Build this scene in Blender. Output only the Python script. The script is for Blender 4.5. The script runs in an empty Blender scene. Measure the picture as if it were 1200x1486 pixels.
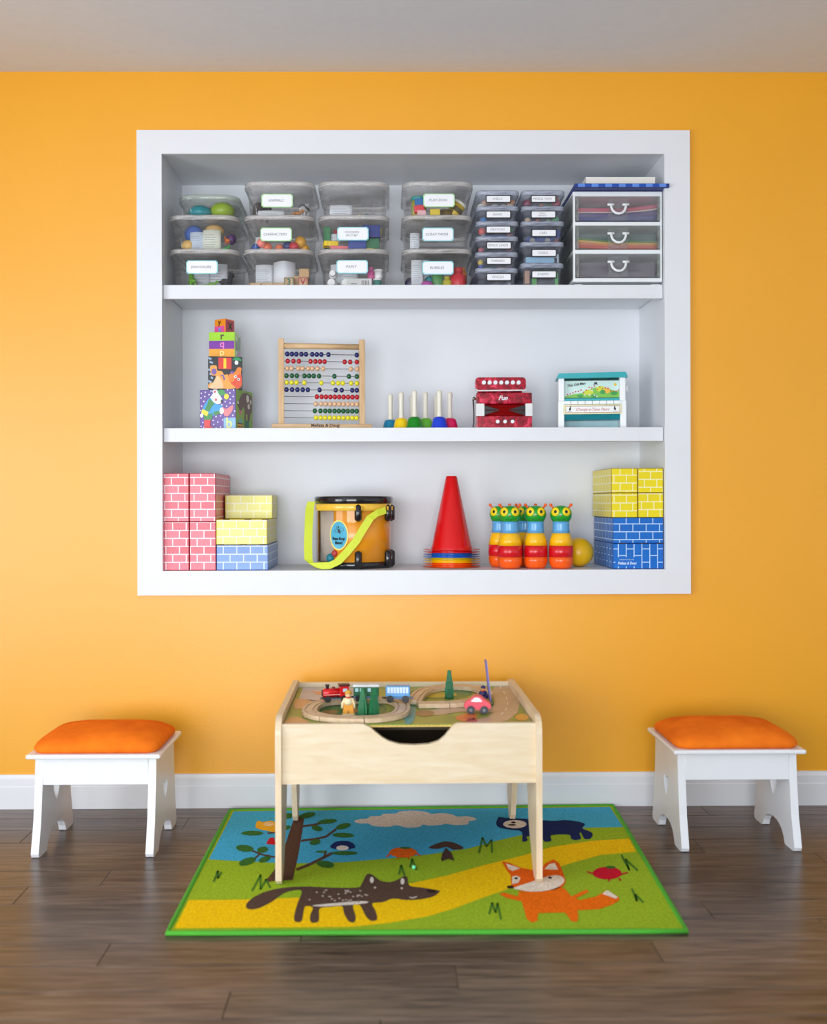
import bpy, bmesh, math, random
from mathutils import Matrix, Vector
random.seed(7)
S = bpy.context.scene
COL = S.collection
PI = math.pi

# ------------------------------------------------------------------ camera
FPX, IW, IH = 1450.0, 1200, 1486
CAM = Vector((-.0947, -3.3198, 1.0104))
YAW, PITCH, ROLL = .00805, .001, -.00252
SHX, SHY = -28.23, -15.93
_f = Vector((math.sin(YAW)*math.cos(PITCH), math.cos(YAW)*math.cos(PITCH), math.sin(PITCH)))
_r0 = Vector((math.cos(YAW), -math.sin(YAW), 0)); _u0 = _r0.cross(_f)
_r = _r0*math.cos(ROLL) + _u0*math.sin(ROLL); _u = -_r0*math.sin(ROLL) + _u0*math.cos(ROLL)
cd = bpy.data.cameras.new('camera'); cam = bpy.data.objects.new('camera', cd); COL.objects.link(cam)
cam.matrix_world = Matrix(((_r.x, _u.x, -_f.x, CAM.x), (_r.y, _u.y, -_f.y, CAM.y), (_r.z, _u.z, -_f.z, CAM.z), (0, 0, 0, 1)))
cd.sensor_fit = 'VERTICAL'; cd.sensor_height = 36; cd.lens = FPX/IH*36
cd.shift_x = -SHX/IH; cd.shift_y = SHY/IH
cd.clip_start = .05
cd.dof.use_dof = True; cd.dof.focus_distance = 3.36; cd.dof.aperture_fstop = 2.0
S.camera = cam
def ray(px, py): return _f + _r*((px-IW/2-SHX)/FPX) - _u*((py-IH/2-SHY)/FPX)
def onY(px, py, Y): d = ray(px, py); return CAM + d*((Y-CAM.y)/d.y)
def onZ(px, py, Z): d = ray(px, py); return CAM + d*((Z-CAM.z)/d.z)
def mpp(Y): return (Y-CAM.y)/FPX          # metres per pixel at depth Y

# ------------------------------------------------------------------ world and lights
S.view_settings.view_transform = 'Standard'; S.view_settings.look = 'None'
S.view_settings.gamma = 1; S.view_settings.use_curve_mapping = False
S.view_settings.exposure = 0.0
try:
    S.cycles.transparent_max_bounces = 32; S.cycles.max_bounces = 8; S.cycles.use_denoising = True
    S.cycles.caustics_reflective = False; S.cycles.caustics_refractive = False
except Exception: pass
w = bpy.data.worlds.new('daylight'); S.world = w; w.use_nodes = True
w.node_tree.nodes['Background'].inputs[0].default_value = (.80, .90, 1, 1)
w.node_tree.nodes['Background'].inputs[1].default_value = 1.0
def area(name, loc, target, sx, sy, power, col):
    l = bpy.data.lights.new(name, 'AREA'); l.shape = 'RECTANGLE'; l.size = sx; l.size_y = sy; l.energy = power; l.color = col
    o = bpy.data.objects.new(name, l); COL.objects.link(o); o.location = loc
    o.rotation_euler = (Vector(target)-Vector(loc)).to_track_quat('-Z', 'Y').to_euler(); return o
RX0, RX1, RY0, CH = -2.5, 2.7, -5.2, 2.44
area('window_daylight', (-.75, RY0-.02, .90), (-.75, 0, .90), 2.7, 1.66, 138, (.92, .96, 1))
area('side_window_daylight', (RX0-.02, -2.6, .92), (0, -2.6, .92), 2.0, 1.7, 62, (.93, .965, 1))

# ------------------------------------------------------------------ helpers
def lin(c): c /= 255.; return c/12.92 if c <= .04045 else ((c+.055)/1.055)**2.4
def L3(rgb): return (lin(rgb[0]), lin(rgb[1]), lin(rgb[2]), 1)
MATS = {}
def mat(rgb, rough=.5, var=.05, scale=25, bump=0., metal=0, coat=0, spec=.5, key=None, stretch=None):
    k = key or (tuple(rgb), rough, var, scale, bump, metal, coat, spec, stretch)
    if k in MATS: return MATS[k]
    m = bpy.data.materials.new('paint_%d_%d_%d' % tuple(rgb)); m.use_nodes = True; nt = m.node_tree; b = nt.nodes['Principled BSDF']
    tc = nt.nodes.new('ShaderNodeTexCoord'); mp = nt.nodes.new('ShaderNodeMapping'); nz = nt.nodes.new('ShaderNodeTexNoise')
    nt.links.new(tc.outputs['Object'], mp.inputs[0]); nt.links.new(mp.outputs[0], nz.inputs[0])
    nz.inputs['Scale'].default_value = scale; nz.inputs['Detail'].default_value = 3
    if stretch: mp.inputs['Scale'].default_value = stretch
    cr = nt.nodes.new('ShaderNodeValToRGB'); c = L3(rgb)
    cr.color_ramp.elements[0].position = .3; cr.color_ramp.elements[1].position = .7
    cr.color_ramp.elements[0].color = tuple(x*(1-var) for x in c[:3])+(1,); cr.color_ramp.elements[1].color = tuple(min(1, x*(1+var)) for x in c[:3])+(1,)
    nt.links.new(nz.outputs[0], cr.inputs[0]); nt.links.new(cr.outputs[0], b.inputs['Base Color'])
    b.inputs['Roughness'].default_value = rough; b.inputs['Metallic'].default_value = metal
    b.inputs['Coat Weight'].default_value = coat; b.inputs['Specular IOR Level'].default_value = spec
    if bump:
        bp = nt.nodes.new('ShaderNodeBump'); bp.inputs['Strength'].default_value = bump; bp.inputs['Distance'].default_value = .002
        nt.links.new(nz.outputs[0], bp.inputs['Height']); nt.links.new(bp.outputs[0], b.inputs['Normal'])
    MATS[k] = m; return m
def clear(name, tint, haze=0., hazecol=(220, 222, 225), rough=.08):
    """thin clear plastic sheet: see-through with a fresnel gloss and a little milky haze"""
    if name in MATS: return MATS[name]
    m = bpy.data.materials.new(name); m.use_nodes = True; nt = m.node_tree; nt.nodes.remove(nt.nodes['Principled BSDF'])
    out = nt.nodes['Material Output']; tr = nt.nodes.new('ShaderNodeBsdfTransparent'); gl = nt.nodes.new('ShaderNodeBsdfGlossy'); df = nt.nodes.new('ShaderNodeBsdfDiffuse')
    lw = nt.nodes.new('ShaderNodeLayerWeight'); lw.inputs[0].default_value = .5
    pw = nt.nodes.new('ShaderNodeMath'); pw.operation = 'POWER'; pw.inputs[1].default_value = 4
    fr = nt.nodes.new('ShaderNodeMath'); fr.operation = 'MULTIPLY_ADD'; fr.inputs[1].default_value = .75; fr.inputs[2].default_value = .04
    nt.links.new(lw.outputs['Facing'], pw.inputs[0]); nt.links.new(pw.outputs[0], fr.inputs[0])
    m1 = nt.nodes.new('ShaderNodeMixShader'); m2 = nt.nodes.new('ShaderNodeMixShader')
    nz = nt.nodes.new('ShaderNodeTexNoise'); nz.inputs['Scale'].default_value = 4; nz.inputs['Detail'].default_value = 0
    mm = nt.nodes.new('ShaderNodeMath'); mm.operation = 'MULTIPLY'; mm.inputs[1].default_value = haze*2
    nt.links.new(nz.outputs[0], mm.inputs[0]); nt.links.new(mm.outputs[0], m1.inputs[0])
    tr.inputs[0].default_value = tint+(1,); gl.inputs['Roughness'].default_value = rough; df.inputs[0].default_value = L3(hazecol)
    nt.links.new(tr.outputs[0], m1.inputs[1]); nt.links.new(df.outputs[0], m1.inputs[2])
    nt.links.new(fr.outputs[0], m2.inputs[0]); nt.links.new(m1.outputs[0], m2.inputs[1]); nt.links.new(gl.outputs[0], m2.inputs[2])
    nt.links.new(m2.outputs[0], out.inputs[0]); MATS[name] = m; return m
def wood(rgb, dark, key, scale=(1, 12, 12), rough=.4, strength=1.):
    if key in MATS: return MATS[key]
    m = mat(rgb, rough=rough, var=0.0, key=key); m.name = key; nt = m.node_tree; b = nt.nodes['Principled BSDF']
    mp = nt.nodes['Mapping']; mp.inputs['Scale'].default_value = scale
    nz = nt.nodes['Noise Texture']; nz.inputs['Scale'].default_value = 6; nz.inputs['Detail'].default_value = 6; nz.inputs['Distortion'].default_value = .8
    cr = nt.nodes['Color Ramp']; cr.color_ramp.elements[0].color = L3(dark); cr.color_ramp.elements[1].color = L3(rgb)
    return m

class MB:
    def __init__(s): s.v = []; s.f = []; s.sm = []; s.uv = {}; s.M = Matrix.Identity(4)
    def add(s, vs, fs, smooth=False):
        o = len(s.v); s.v += [tuple(s.M @ Vector(p)) for p in vs]
        for f in fs: s.f.append(tuple(o+i for i in f)); s.sm.append(smooth)
        return s
    def box(s, c, d, r=0, seg=2):
        if r <= 0:
            x, y, z = c; a, b, e = d[0]/2, d[1]/2, d[2]/2
            vs = [(x+i*a, y+j*b, z+k*e) for k in (-1, 1) for j in (-1, 1) for i in (-1, 1)]
            return s.add(vs, [(0, 2, 3, 1), (4, 5, 7, 6), (0, 1, 5, 4), (2, 6, 7, 3), (0, 4, 6, 2), (1, 3, 7, 5)])
        bm = bmesh.new(); bmesh.ops.create_cube(bm, size=1)
        for v in bm.verts: v.co = Vector((v.co.x*d[0], v.co.y*d[1], v.co.z*d[2]))
        bmesh.ops.bevel(bm, geom=list(bm.edges), offset=min(r, min(d)*.49), segments=seg, affect='EDGES', profile=.5)
        bm.verts.index_update()
        s.add([tuple(v.co+Vector(c)) for v in bm.verts], [tuple(v.index for v in f.verts) for f in bm.faces], False); bm.free(); return s
    def span(s, a, b, r=0, seg=2):
        return s.box([(a[i]+b[i])/2 for i in range(3)], [abs(b[i]-a[i]) for i in range(3)], r, seg)
    def prism(s, pts, h0, h1, fn, smooth=False):
        """polygon pts extruded between h0 and h1; fn(u, v, h) gives a point"""
        n = len(pts)
        s.add([fn(u, v, h0) for u, v in pts]+[fn(u, v, h1) for u, v in pts],
              [tuple(range(n-1, -1, -1)), tuple(range(n, 2*n))]+[(i, (i+1) % n, n+(i+1) % n, n+i) for i in range(n)]); return s
    def lathe(s, prof, n=24, c=(0, 0, 0), smooth=True, sx=1, sy=1, cap=True):
        vs = []; fs = []
        for r_, z in prof:
            for i in range(n):
                a = 2*PI*i/n; vs.append((c[0]+r_*sx*math.cos(a), c[1]+r_*sy*math.sin(a), c[2]+z))
        for j in range(len(prof)-1):
            for i in range(n): fs.append((j*n+i, j*n+(i+1) % n, (j+1)*n+(i+1) % n, (j+1)*n+i))
        s.add(vs, fs, smooth)
        if cap: o = len(s.v)-len(vs); s.f += [tuple(o+i for i in range(n-1, -1, -1)), tuple(o+(len(prof)-1)*n+i for i in range(n))]; s.sm += [False, False]
        return s
    def ball(s, c, r, n=16, sq=(1, 1, 1)):
        m = max(6, n*2//3)
        prof = [(r*math.sin(PI*j/m) if 0 < j < m else r*.02, -r*math.cos(PI*j/m)) for j in range(m+1)]
        vs0 = len(s.v); s.lathe([(a, b*sq[2]) for a, b in prof], n, c, True, sq[0], sq[1]); return s
    def tube(s, path, r, n=8, closed=False, flat=None):
        P = [Vector(p) for p in path]; m = len(P); vs = []; fs = []; ref = None
        for i, p in enumerate(P):
            t = (P[(i+1) % m]-P[i-1]) if closed else (P[min(i+1, m-1)]-P[max(i-1, 0)])
            t.normalize()
            if ref is None: ref = Vector((0, 0, 1)) if abs(t.z) < .9 else Vector((0, 1, 0))
            a = t.cross(ref).normalized(); b = a.cross(t).normalized(); ref = b
            rr = r[i] if isinstance(r, (list, tuple)) else r
            for k in range(n):
                q = 2*PI*k/n; vs.append(p+a*math.cos(q)*rr+b*math.sin(q)*rr*(flat or 1))
        for i in range(m if closed else m-1):
            for k in range(n): fs.append((i*n+k, i*n+(k+1) % n, ((i+1) % m)*n+(k+1) % n, ((i+1) % m)*n+k))
        if not closed: fs += [tuple(range(n-1, -1, -1)), tuple((m-1)*n+k for k in range(n))]
        return s.add(vs, fs, True)
    def sweep(s, prof, path, closed=False):
        """prof: list of (side, up); path in a horizontal plane"""
        P = [Vector(p) for p in path]; m = len(P); n = len(prof); vs = []; fs = []
        for i, p in enumerate(P):
            t = (P[(i+1) % m]-P[i-1]) if closed else (P[min(i+1, m-1)]-P[max(i-1, 0)])
            t.normalize(); a = Vector((t.y, -t.x, 0)).normalized()
            for u, v in prof: vs.append(p+a*u+Vector((0, 0, v)))
        for i in range(m if closed else m-1):
            for k in range(n): fs.append((i*n+k, ((i+1) % m)*n+k, ((i+1) % m)*n+(k+1) % n, i*n+(k+1) % n))
        if not closed: fs += [tuple(range(n)), tuple((m-1)*n+k for k in range(n-1, -1, -1))]
        return s.add(vs, fs, False)
    def mesh(s, name, m=None):
        me = bpy.data.meshes.new(name); me.from_pydata(s.v, [], s.f)
        me.polygons.foreach_set('use_smooth', s.sm); me.update()
        if m: me.materials.append(m)
        return me
def link(name, me, parent=None):
    o = bpy.data.objects.new(name, me); COL.objects.link(o)
    if parent: o.parent = parent
    return o
def part(name, mb, m, parent, label=None):
    o = link(name, mb.mesh(name, m) if isinstance(mb, MB) else mb, parent)
    if label: o['label'] = label
    return o
def tag(o, label, cat, group=None):
    o['label'] = label; o['category'] = cat
    if group: o['group'] = group
    return o
def thing(name, label, cat, loc=(0, 0, 0), rz=0, group=None):
    o = link(name, None); o.location = loc; o.rotation_euler = (0, 0, rz); o.empty_display_size = .02
    return tag(o, label, cat, group)
def solo(name, mb, m, label, cat, loc=(0, 0, 0), rot=(0, 0, 0), group=None):
    o = link(name, mb.mesh(name, m) if isinstance(mb, MB) else mb); o.location = loc; o.rotation_euler = rot
    return tag(o, label, cat, group)
def struct(name, mb=None, m=None, parent=None):
    o = link(name, mb.mesh(name, m) if mb else None, parent)
    if parent is None: o['kind'] = 'structure'
    return o
def ell(cx, cy, rx, ry, ang=0, n=18):
    a = math.radians(ang); return [(cx+rx*math.cos(t)*math.cos(a)-ry*math.sin(t)*math.sin(a), cy+rx*math.cos(t)*math.sin(a)+ry*math.sin(t)*math.cos(a)) for t in [2*PI*i/n for i in range(n)]]
def rect(x0, y0, x1, y1): return [(x0, y0), (x1, y0), (x1, y1), (x0, y1)]
def rrect(w, h, r, n=4):
    out = []
    for cx, cy, a0 in ((w/2-r, h/2-r, 0), (-w/2+r, h/2-r, 90), (-w/2+r, -h/2+r, 180), (w/2-r, -h/2+r, 270)):
        for i in range(n+1): a = math.radians(a0+90*i/n); out.append((cx+r*math.cos(a), cy+r*math.sin(a)))
    return out
def smooth(pts, k=3):
    n = len(pts); out = []
    for i in range(n):
        p0, p1, p2, p3 = pts[i-1], pts[i], pts[(i+1) % n], pts[(i+2) % n]
        for j in range(k):
            t = j/k
            out.append(tuple(.5*(2*p1[a]+(p2[a]-p0[a])*t+(2*p0[a]-5*p1[a]+4*p2[a]-p3[a])*t*t+(3*p1[a]-p0[a]-3*p2[a]+p3[a])*t**3) for a in (0, 1)))
    return out
def stroke(pts, w):
    L, R = [], []
    for i, p in enumerate(pts):
        a = pts[max(i-1, 0)]; b = pts[min(i+1, len(pts)-1)]; dx, dy = b[0]-a[0], b[1]-a[1]; q = math.hypot(dx, dy) or 1
        L.append((p[0]-dy/q*w/2, p[1]+dx/q*w/2)); R.append((p[0]+dy/q*w/2, p[1]-dx/q*w/2))
    return L+R[::-1]
def zig(pts, w):
    out = []
    for a, b in zip(pts, pts[1:]):
        dx, dy = b[0]-a[0], b[1]-a[1]; q = math.hypot(dx, dy) or 1; nx, ny = -dy/q*w/2, dx/q*w/2; ex, ey = dx/q*w*.3, dy/q*w*.3
        out.append([(a[0]+nx-ex, a[1]+ny-ey), (a[0]-nx-ex, a[1]-ny-ey), (b[0]-nx+ex, b[1]-ny+ey), (b[0]+nx+ex, b[1]+ny+ey)])
    return out
def flat(name, polys, fn, m, parent):
    """flat printed shapes lying on a surface; fn maps (u, v) to a point"""
    mb = MB()
    for p in polys: mb.add([fn(u, v) for u, v in p], [tuple(range(len(p)))])
    me = mb.mesh(name, m)
    return link(name, me, parent)
_fc = {}
def letters(name, body, size, M, m, parent, shear=0, thick=.0003, bold=0, width=None):
    cu = bpy.data.curves.new('lettering', 'FONT'); cu.body = body; cu.size = size; cu.align_x = 'CENTER'; cu.align_y = 'CENTER'
    cu.shear = shear; cu.extrude = thick; cu.resolution_u = 2; cu.offset = bold
    t = bpy.data.objects.new('tmp', cu); COL.objects.link(t); bpy.context.view_layer.update()
    me = bpy.data.meshes.new_from_object(t.evaluated_get(bpy.context.evaluated_depsgraph_get())); bpy.data.objects.remove(t); bpy.data.curves.remove(cu)
    if width and len(me.vertices):
        xs = [v.co.x for v in me.vertices]; k = width/(max(xs)-min(xs))
        for v in me.vertices: v.co.x *= k
    me.transform(M); me.materials.clear(); me.materials.append(m)
    return link(name, me, parent)
def faceM(o, u, v):            # matrix taking local xy to the face axes
    u = Vector(u).normalized(); v = Vector(v).normalized(); n = u.cross(v)
    return Matrix(((u.x, v.x, n.x, o[0]), (u.y, v.y, n.y, o[1]), (u.z, v.z, n.z, o[2]), (0, 0, 0, 1)))
FRONT = lambda o: faceM(o, (1, 0, 0), (0, 0, 1))      # faces the camera (-y)

WHITE = mat((228, 230, 234), rough=.42, var=.012, scale=6)
BLACK = mat((22, 22, 26), rough=.25, var=.1)
INK = mat((60, 60, 66), rough=.8)

# ------------------------------------------------------------------ the room
NX0, NX1, NZ0, NZ1, ND = -.8323, .8301, .7848, 2.1617, .330      # niche opening and depth
FX0, FX1, FZ0, FZ1, FY = -.9148, .9148, .704, 2.2398, -.018      # white frame around it
def wall_paint():
    m = mat((242, 168, 18), rough=.40, var=.012, scale=3, key='orange wall paint', spec=.85); nt = m.node_tree
    n2 = nt.nodes.new('ShaderNodeTexNoise'); n2.inputs['Scale'].default_value = 160; bp = nt.nodes.new('ShaderNodeBump'); bp.inputs['Strength'].default_value = .12; bp.inputs['Distance'].default_value = .002
    nt.links.new(nt.nodes['Texture Coordinate'].outputs['Object'], n2.inputs[0]); nt.links.new(n2.outputs[0], bp.inputs['Height']); nt.links.new(bp.outputs[0], nt.nodes['Principled BSDF'].inputs['Normal']); return m
WALL = wall_paint()
CEIL = mat((212, 218, 226), rough=.9, var=.015, scale=40, bump=.15)
PALE = mat((226, 229, 232), rough=.7, var=.015, scale=4)
T = .45
mb = MB()
mb.span((RX0-.15, 0, 0), (NX0-.02, T, CH)); mb.span((NX1+.02, 0, 0), (RX1+.15, T, CH))
mb.span((NX0-.02, 0, 0), (NX1+.02, T, NZ0-.02)); mb.span((NX0-.02, 0, NZ1+.02), (NX1+.02, T, CH))
wb = struct('wall_back', mb, WALL)
for nm, a, b in (('niche_back_panel', (NX0-.02, ND, NZ0-.02), (NX1+.02, ND+.02, NZ1+.02)), ('niche_side_panel', (NX0-.02, .0, NZ0-.02), (NX0-.003, ND, NZ1+.02)),
                 ('niche_side_panel', (NX1+.003, .0, NZ0-.02), (NX1+.02, ND, NZ1+.02)), ('niche_top_panel', (NX0-.003, .0, NZ1+.006), (NX1+.003, ND, NZ1+.02)),
                 ('niche_bottom_panel', (NX0-.003, .0, NZ0-.02), (NX1+.003, ND, NZ0))):
    part(nm, MB().span(a, b), WHITE, wb)
tr = struct('trim_1')
for a, b in (((FX0, FY, NZ1), (FX1, .0, FZ1)), ((FX0, FY, FZ0), (FX1, .0, NZ0)), ((FX0, FY, NZ0), (NX0, .0, NZ1)), ((NX1, FY, NZ0), (FX1, .0, NZ1))):
    part('frame_board', MB().span(a, b), WHITE, tr)
struct('ceiling', MB().span((RX0-.15, RY0-.15, CH), (RX1+.15, T, CH+.1)), CEIL)
def holed(name, axis, pos, thick, a0, a1, h0, h1, z0, z1, m):
    mb = MB()
    def sp(p, q, za, zb):
        if q <= p or zb <= za: return
        if axis == 'x': mb.span((pos, p, za), (pos+thick, q, zb))
        else: mb.span((p, pos, za), (q, pos+thick, zb))
    sp(a0, h0, 0, CH); sp(h1, a1, 0, CH); sp(h0, h1, 0, z0); sp(h0, h1, z1, CH)
    return struct(name, mb, m)
holed('wall_left', 'x', RX0-.15, .15, RY0, 0, -3.6, -1.6, .07, 1.77, PALE)
holed('wall_front', 'y', RY0-.15, .15, RX0-.15, RX1+.15, -2.1, .6, .07, 1.77, PALE)
struct('wall_right', MB().span((RX1, RY0, 0), (RX1+.15, 0, CH)), PALE)
def window(name, fn, a0, a1, z0, z1, n):
    o = struct(name)
    for za, zb in ((z0, z0+.05), (z1-.05, z1)): part('window_frame', MB().span(fn(a0, za, 0), fn(a1, zb, .06)), WHITE, o)
    for i in range(n+1):
        x = a0+(a1-a0)*i/n; x = min(max(x, a0+.025), a1-.025)
        part('window_frame', MB().span(fn(x-.025, z0+.05, 0), fn(x+.025, z1-.05, .06)), WHITE, o)
window('window_1', lambda a, z, t: (RX0-.08+t, a, z), -3.6, -1.6, .07, 1.77, 2)
window('window_2', lambda a, z, t: (a, RY0-.08+t, z), -2.1, .6, .07, 1.77, 2)
# baseboard: moulded profile
prof = [(0, 0), (.013, 0), (.013, .072), (.011, .075), (.011, .098), (.008, .103), (.006, .111), (0, .112)]
bb = struct('baseboard_back', MB().prism([(a, b) for a, b in prof], RX0, RX1, lambda u, v, h: (h, -u, v)), WHITE)
# floor planks
def floor_mat():
    m = wood((114, 97, 84), (48, 40, 37), 'dark laminate', (.9, 14, 14), rough=.3); nt = m.node_tree; b = nt.nodes['Principled BSDF']
    oi = nt.nodes.new('ShaderNodeObjectInfo'); mp = nt.nodes['Mapping']; vm = nt.nodes.new('ShaderNodeVectorMath'); vm.operation = 'SCALE'
    cb = nt.nodes.new('ShaderNodeCombineXYZ')
    for i in range(3): nt.links.new(oi.outputs['Random'], cb.inputs[i])
    nt.links.new(cb.outputs[0], vm.inputs[0]); vm.inputs['Scale'].default_value = 37; nt.links.new(vm.outputs[0], mp.inputs['Location'])
    hs = nt.nodes.new('ShaderNodeHueSaturation'); mr = nt.nodes.new('ShaderNodeMapRange'); mr.inputs[3].default_value = .78; mr.inputs[4].default_value = 1.2
    nt.links.new(oi.outputs['Random'], mr.inputs[0]); nt.links.new(mr.outputs[0], hs.inputs['Value']); nt.links.new(nt.nodes['Color Ramp'].outputs[0], hs.inputs['Color']); nt.links.new(hs.outputs[0], b.inputs['Base Color'])
    cr = nt.nodes['Color Ramp']; cr.color_ramp.elements[0].position = .30; cr.color_ramp.elements[1].position = .66
    bp = nt.nodes.new('ShaderNodeBump'); bp.inputs['Strength'].default_value = .10; bp.inputs['Distance'].default_value = .002
    nt.links.new(nt.nodes['Noise Texture'].outputs[0], bp.inputs['Height']); nt.links.new(bp.outputs[0], b.inputs['Normal']); return m
FLOOR = floor_mat()
fl = struct('floor', MB().span((RX0-.15, RY0-.15, -.06), (RX1+.15, T, -.009)), mat((48, 38, 32), rough=.8))
PW, PL = .1135, 1.24
pm = MB(); pm.box((PL/2, PW/2, -.0045), (PL-.0008, PW-.0012, .009), .0012, 1); pme = pm.mesh('plank', FLOOR)
offs = [.1, .55, .82, .3, .95, .45, .7, .2]
row = 0; y = -PW
while y > RY0-PW:
    x = RX0-.15-PL*offs[(row*5) % 8]
    while x < RX1+.15:
        o = link('plank', pme, fl); o.location = (x, y, 0); x += PL
    y -= PW; row += 1
# shelves
S1 = onY(600, 413.3, .004).z; S2 = onY(600, 620.6, .004).z; S3 = NZ0
for z, lab in ((S1, 'upper white shelf board in the niche, carrying the clear plastic bins'), (S2, 'lower white shelf board in the niche, carrying abacus, bells and accordion')):
    t = thing('niche_shelf', lab, 'shelf', (0, .004, z-.046), 0, 'niche shelves')
    part('board', MB().span((NX0, .02, .027), (NX1, ND-.005, .046)), WHITE, t)
    part('nosing', MB().span((NX0, 0, 0), (NX1, .02, .046), .001, 1), WHITE, t)

# ------------------------------------------------------------------ clear plastic bins on the upper shelf
BINP = clear('clear_bin_plastic', (.985, .982, .98), .036, (232, 224, 218), .05)
LIDP = clear('milky_lid_plastic', (.93, .93, .93), .40, (222, 217, 214), .25)
SMLP = clear('smoky_small_bin_plastic', (.95, .955, .97), .13, (205, 210, 224))
SMLL = clear('smoky_small_lid_plastic', (.86, .88, .92), .48, (185, 192, 210), .25)
LABW = mat((240, 241, 245), rough=.6, var=.01)
AQUA, GREENB, BLK = mat((150, 215, 225), rough=.6), mat((176, 224, 160), rough=.6), mat((40, 38, 42), rough=.6)
def loft(mb, rings, cap_bottom=True, cap_top=False, smooth_=True, n=5):
    vs = []; fs = []; k = 4*(n+1)
    for w_, d_, z_, r_ in rings: vs += [(x, y, z_) for x, y in rrect(w_, d_, min(r_, w_*.49, d_*.49), n)]
    for j in range(len(rings)-1):
        for i in range(k): fs.append((j*k+i, j*k+(i+1) % k, (j+1)*k+(i+1) % k, (j+1)*k+i))
    if cap_bottom: fs.append(tuple(range(k-1, -1, -1)))
    if cap_top: fs.append(tuple((len(rings)-1)*k+i for i in range(k)))
    return mb.add(vs, fs, smooth_)
_bins = {}
def bin_meshes(w_, d_, h, r, pl, ll, key):
    if key in _bins: return _bins[key]
    b = loft(MB(), [(w_*.80, d_*.86, .0005, r*.7), (w_*.84, d_*.9, .006, r), (w_*.92, d_*.95, h-.016, r*1.15), (w_*.955, d_*.975, h-.014, r*1.2), (w_*.965, d_*.98, h-.001, r*1.2)])
    l = loft(MB(), [(w_*.975, d_*.985, h-.012, r*1.3), (w_, d_, h-.012, r*1.35), (w_, d_, h+.001, r*1.35), (w_*.985, d_*.99, h+.004, r*1.3), (w_*.90, d_*.94, h+.004, r*1.15), (w_*.89, d_*.935, h+.0025, r*1.1)], False, True)
    _bins[key] = (b.mesh('body', pl), l.mesh('lid', ll)); return _bins[key]
def notched(w_, h_, c): return [(-w_/2+c, -h_/2), (w_/2-c, -h_/2), (w_/2-c, -h_/2+c), (w_/2, -h_/2+c), (w_/2, h_/2-c), (w_/2-c, h_/2-c), (w_/2-c, h_/2), (-w_/2+c, h_/2), (-w_/2+c, h_/2-c), (-w_/2, h_/2-c), (-w_/2, -h_/2+c), (-w_/2+c, -h_/2+c)]
def clear_bin(px0, px1, z0, Yf, d_, h, r, label, text=None, border=None, labc=None, group='', key='big', pl=None, ll=None, lw=.105, lh=.045, tsz=.0125, cat='bin'):
    k = mpp(Yf); w_ = (px1-px0)*k; cx = onY((px0+px1)/2, 400, Yf).x
    t = thing('storage_bin', label, cat, (cx, Yf+d_/2, z0), 0, group)
    key = (key, round(w_, 4), round(h, 4)); bm_, lm_ = bin_meshes(w_, d_, h, r, pl or BINP, ll or LIDP, key)
    link('body', bm_, t); link('lid', lm_, t)
    if text:
        fy = -d_*.955/2-.004; lx = (onY(labc[0], labc[1], Yf).x-cx); lz = onY(labc[0], labc[1], Yf).z-z0
        fn = lambda u, v, q: (lx+u, fy-q, lz+v)
        pts = notched(lw, lh, .004) if border is not BLK else rrect(lw, lh, .003)
        pts2 = notched(lw-.006, lh-.006, .004) if border is not BLK else rrect(lw-.007, lh-.007, .002)
        lb = part('label_card', MB().prism(pts, 0, .0012, fn), border, t)
        part('label_paper', MB().prism(pts2, .0012, .0018, fn), LABW, lb)
        letters('lettering', text, tsz, FRONT((lx-.004, fy-.0021, lz)), INK, lb, shear=.25, bold=-.0002)
    t['w'] = w_; return t
# content builders: every piece is a thing of its own, placed in bin coordinates (u across 0..1 of the front, d from the front, z above the bin floor)
def inb(t, u, d, z, hd): return (t.location.x+(u-.5)*t['w']*.82, t.location.y-hd/2+d, t.location.z+z)
WOODL = wood((222, 190, 150), (190, 150, 105), 'pale toy wood', (2, 20, 20))
def c_ball(t, u, d, z, r, rgb, label, cat='ball', sq=(1, 1, 1), hd=.3, group=None, name='toy_ball'):
    p = inb(t, u, d, z+r*sq[2], hd); return solo(name, MB().ball((0, 0, 0), r, 18, sq), mat(rgb, rough=.35), label, cat, p, group=group)
def c_box(t, u, d, z, dims, rgb, label, cat='block', rot=0, hd=.3, group=None, name='toy_block', m=None, tilt=0):
    p = inb(t, u, d, z+dims[2]/2, hd); return solo(name, MB().box((0, 0, 0), dims, .0025, 2), m or mat(rgb, rough=.45), label, cat, p, (0, tilt, rot), group)
def c_wedge(t, u, d, z, w_, h_, dp, rgb, label, hd=.3, group=None, rot=0):
    p = inb(t, u, d, z, hd); return solo('toy_block', MB().prism([(-w_/2, 0), (w_/2, 0), (0, h_)], -dp/2, dp/2, lambda a, b, c: (a, c, b)), mat(rgb, rough=.45), label, 'block', p, (0, rot, 0), group)
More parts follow.
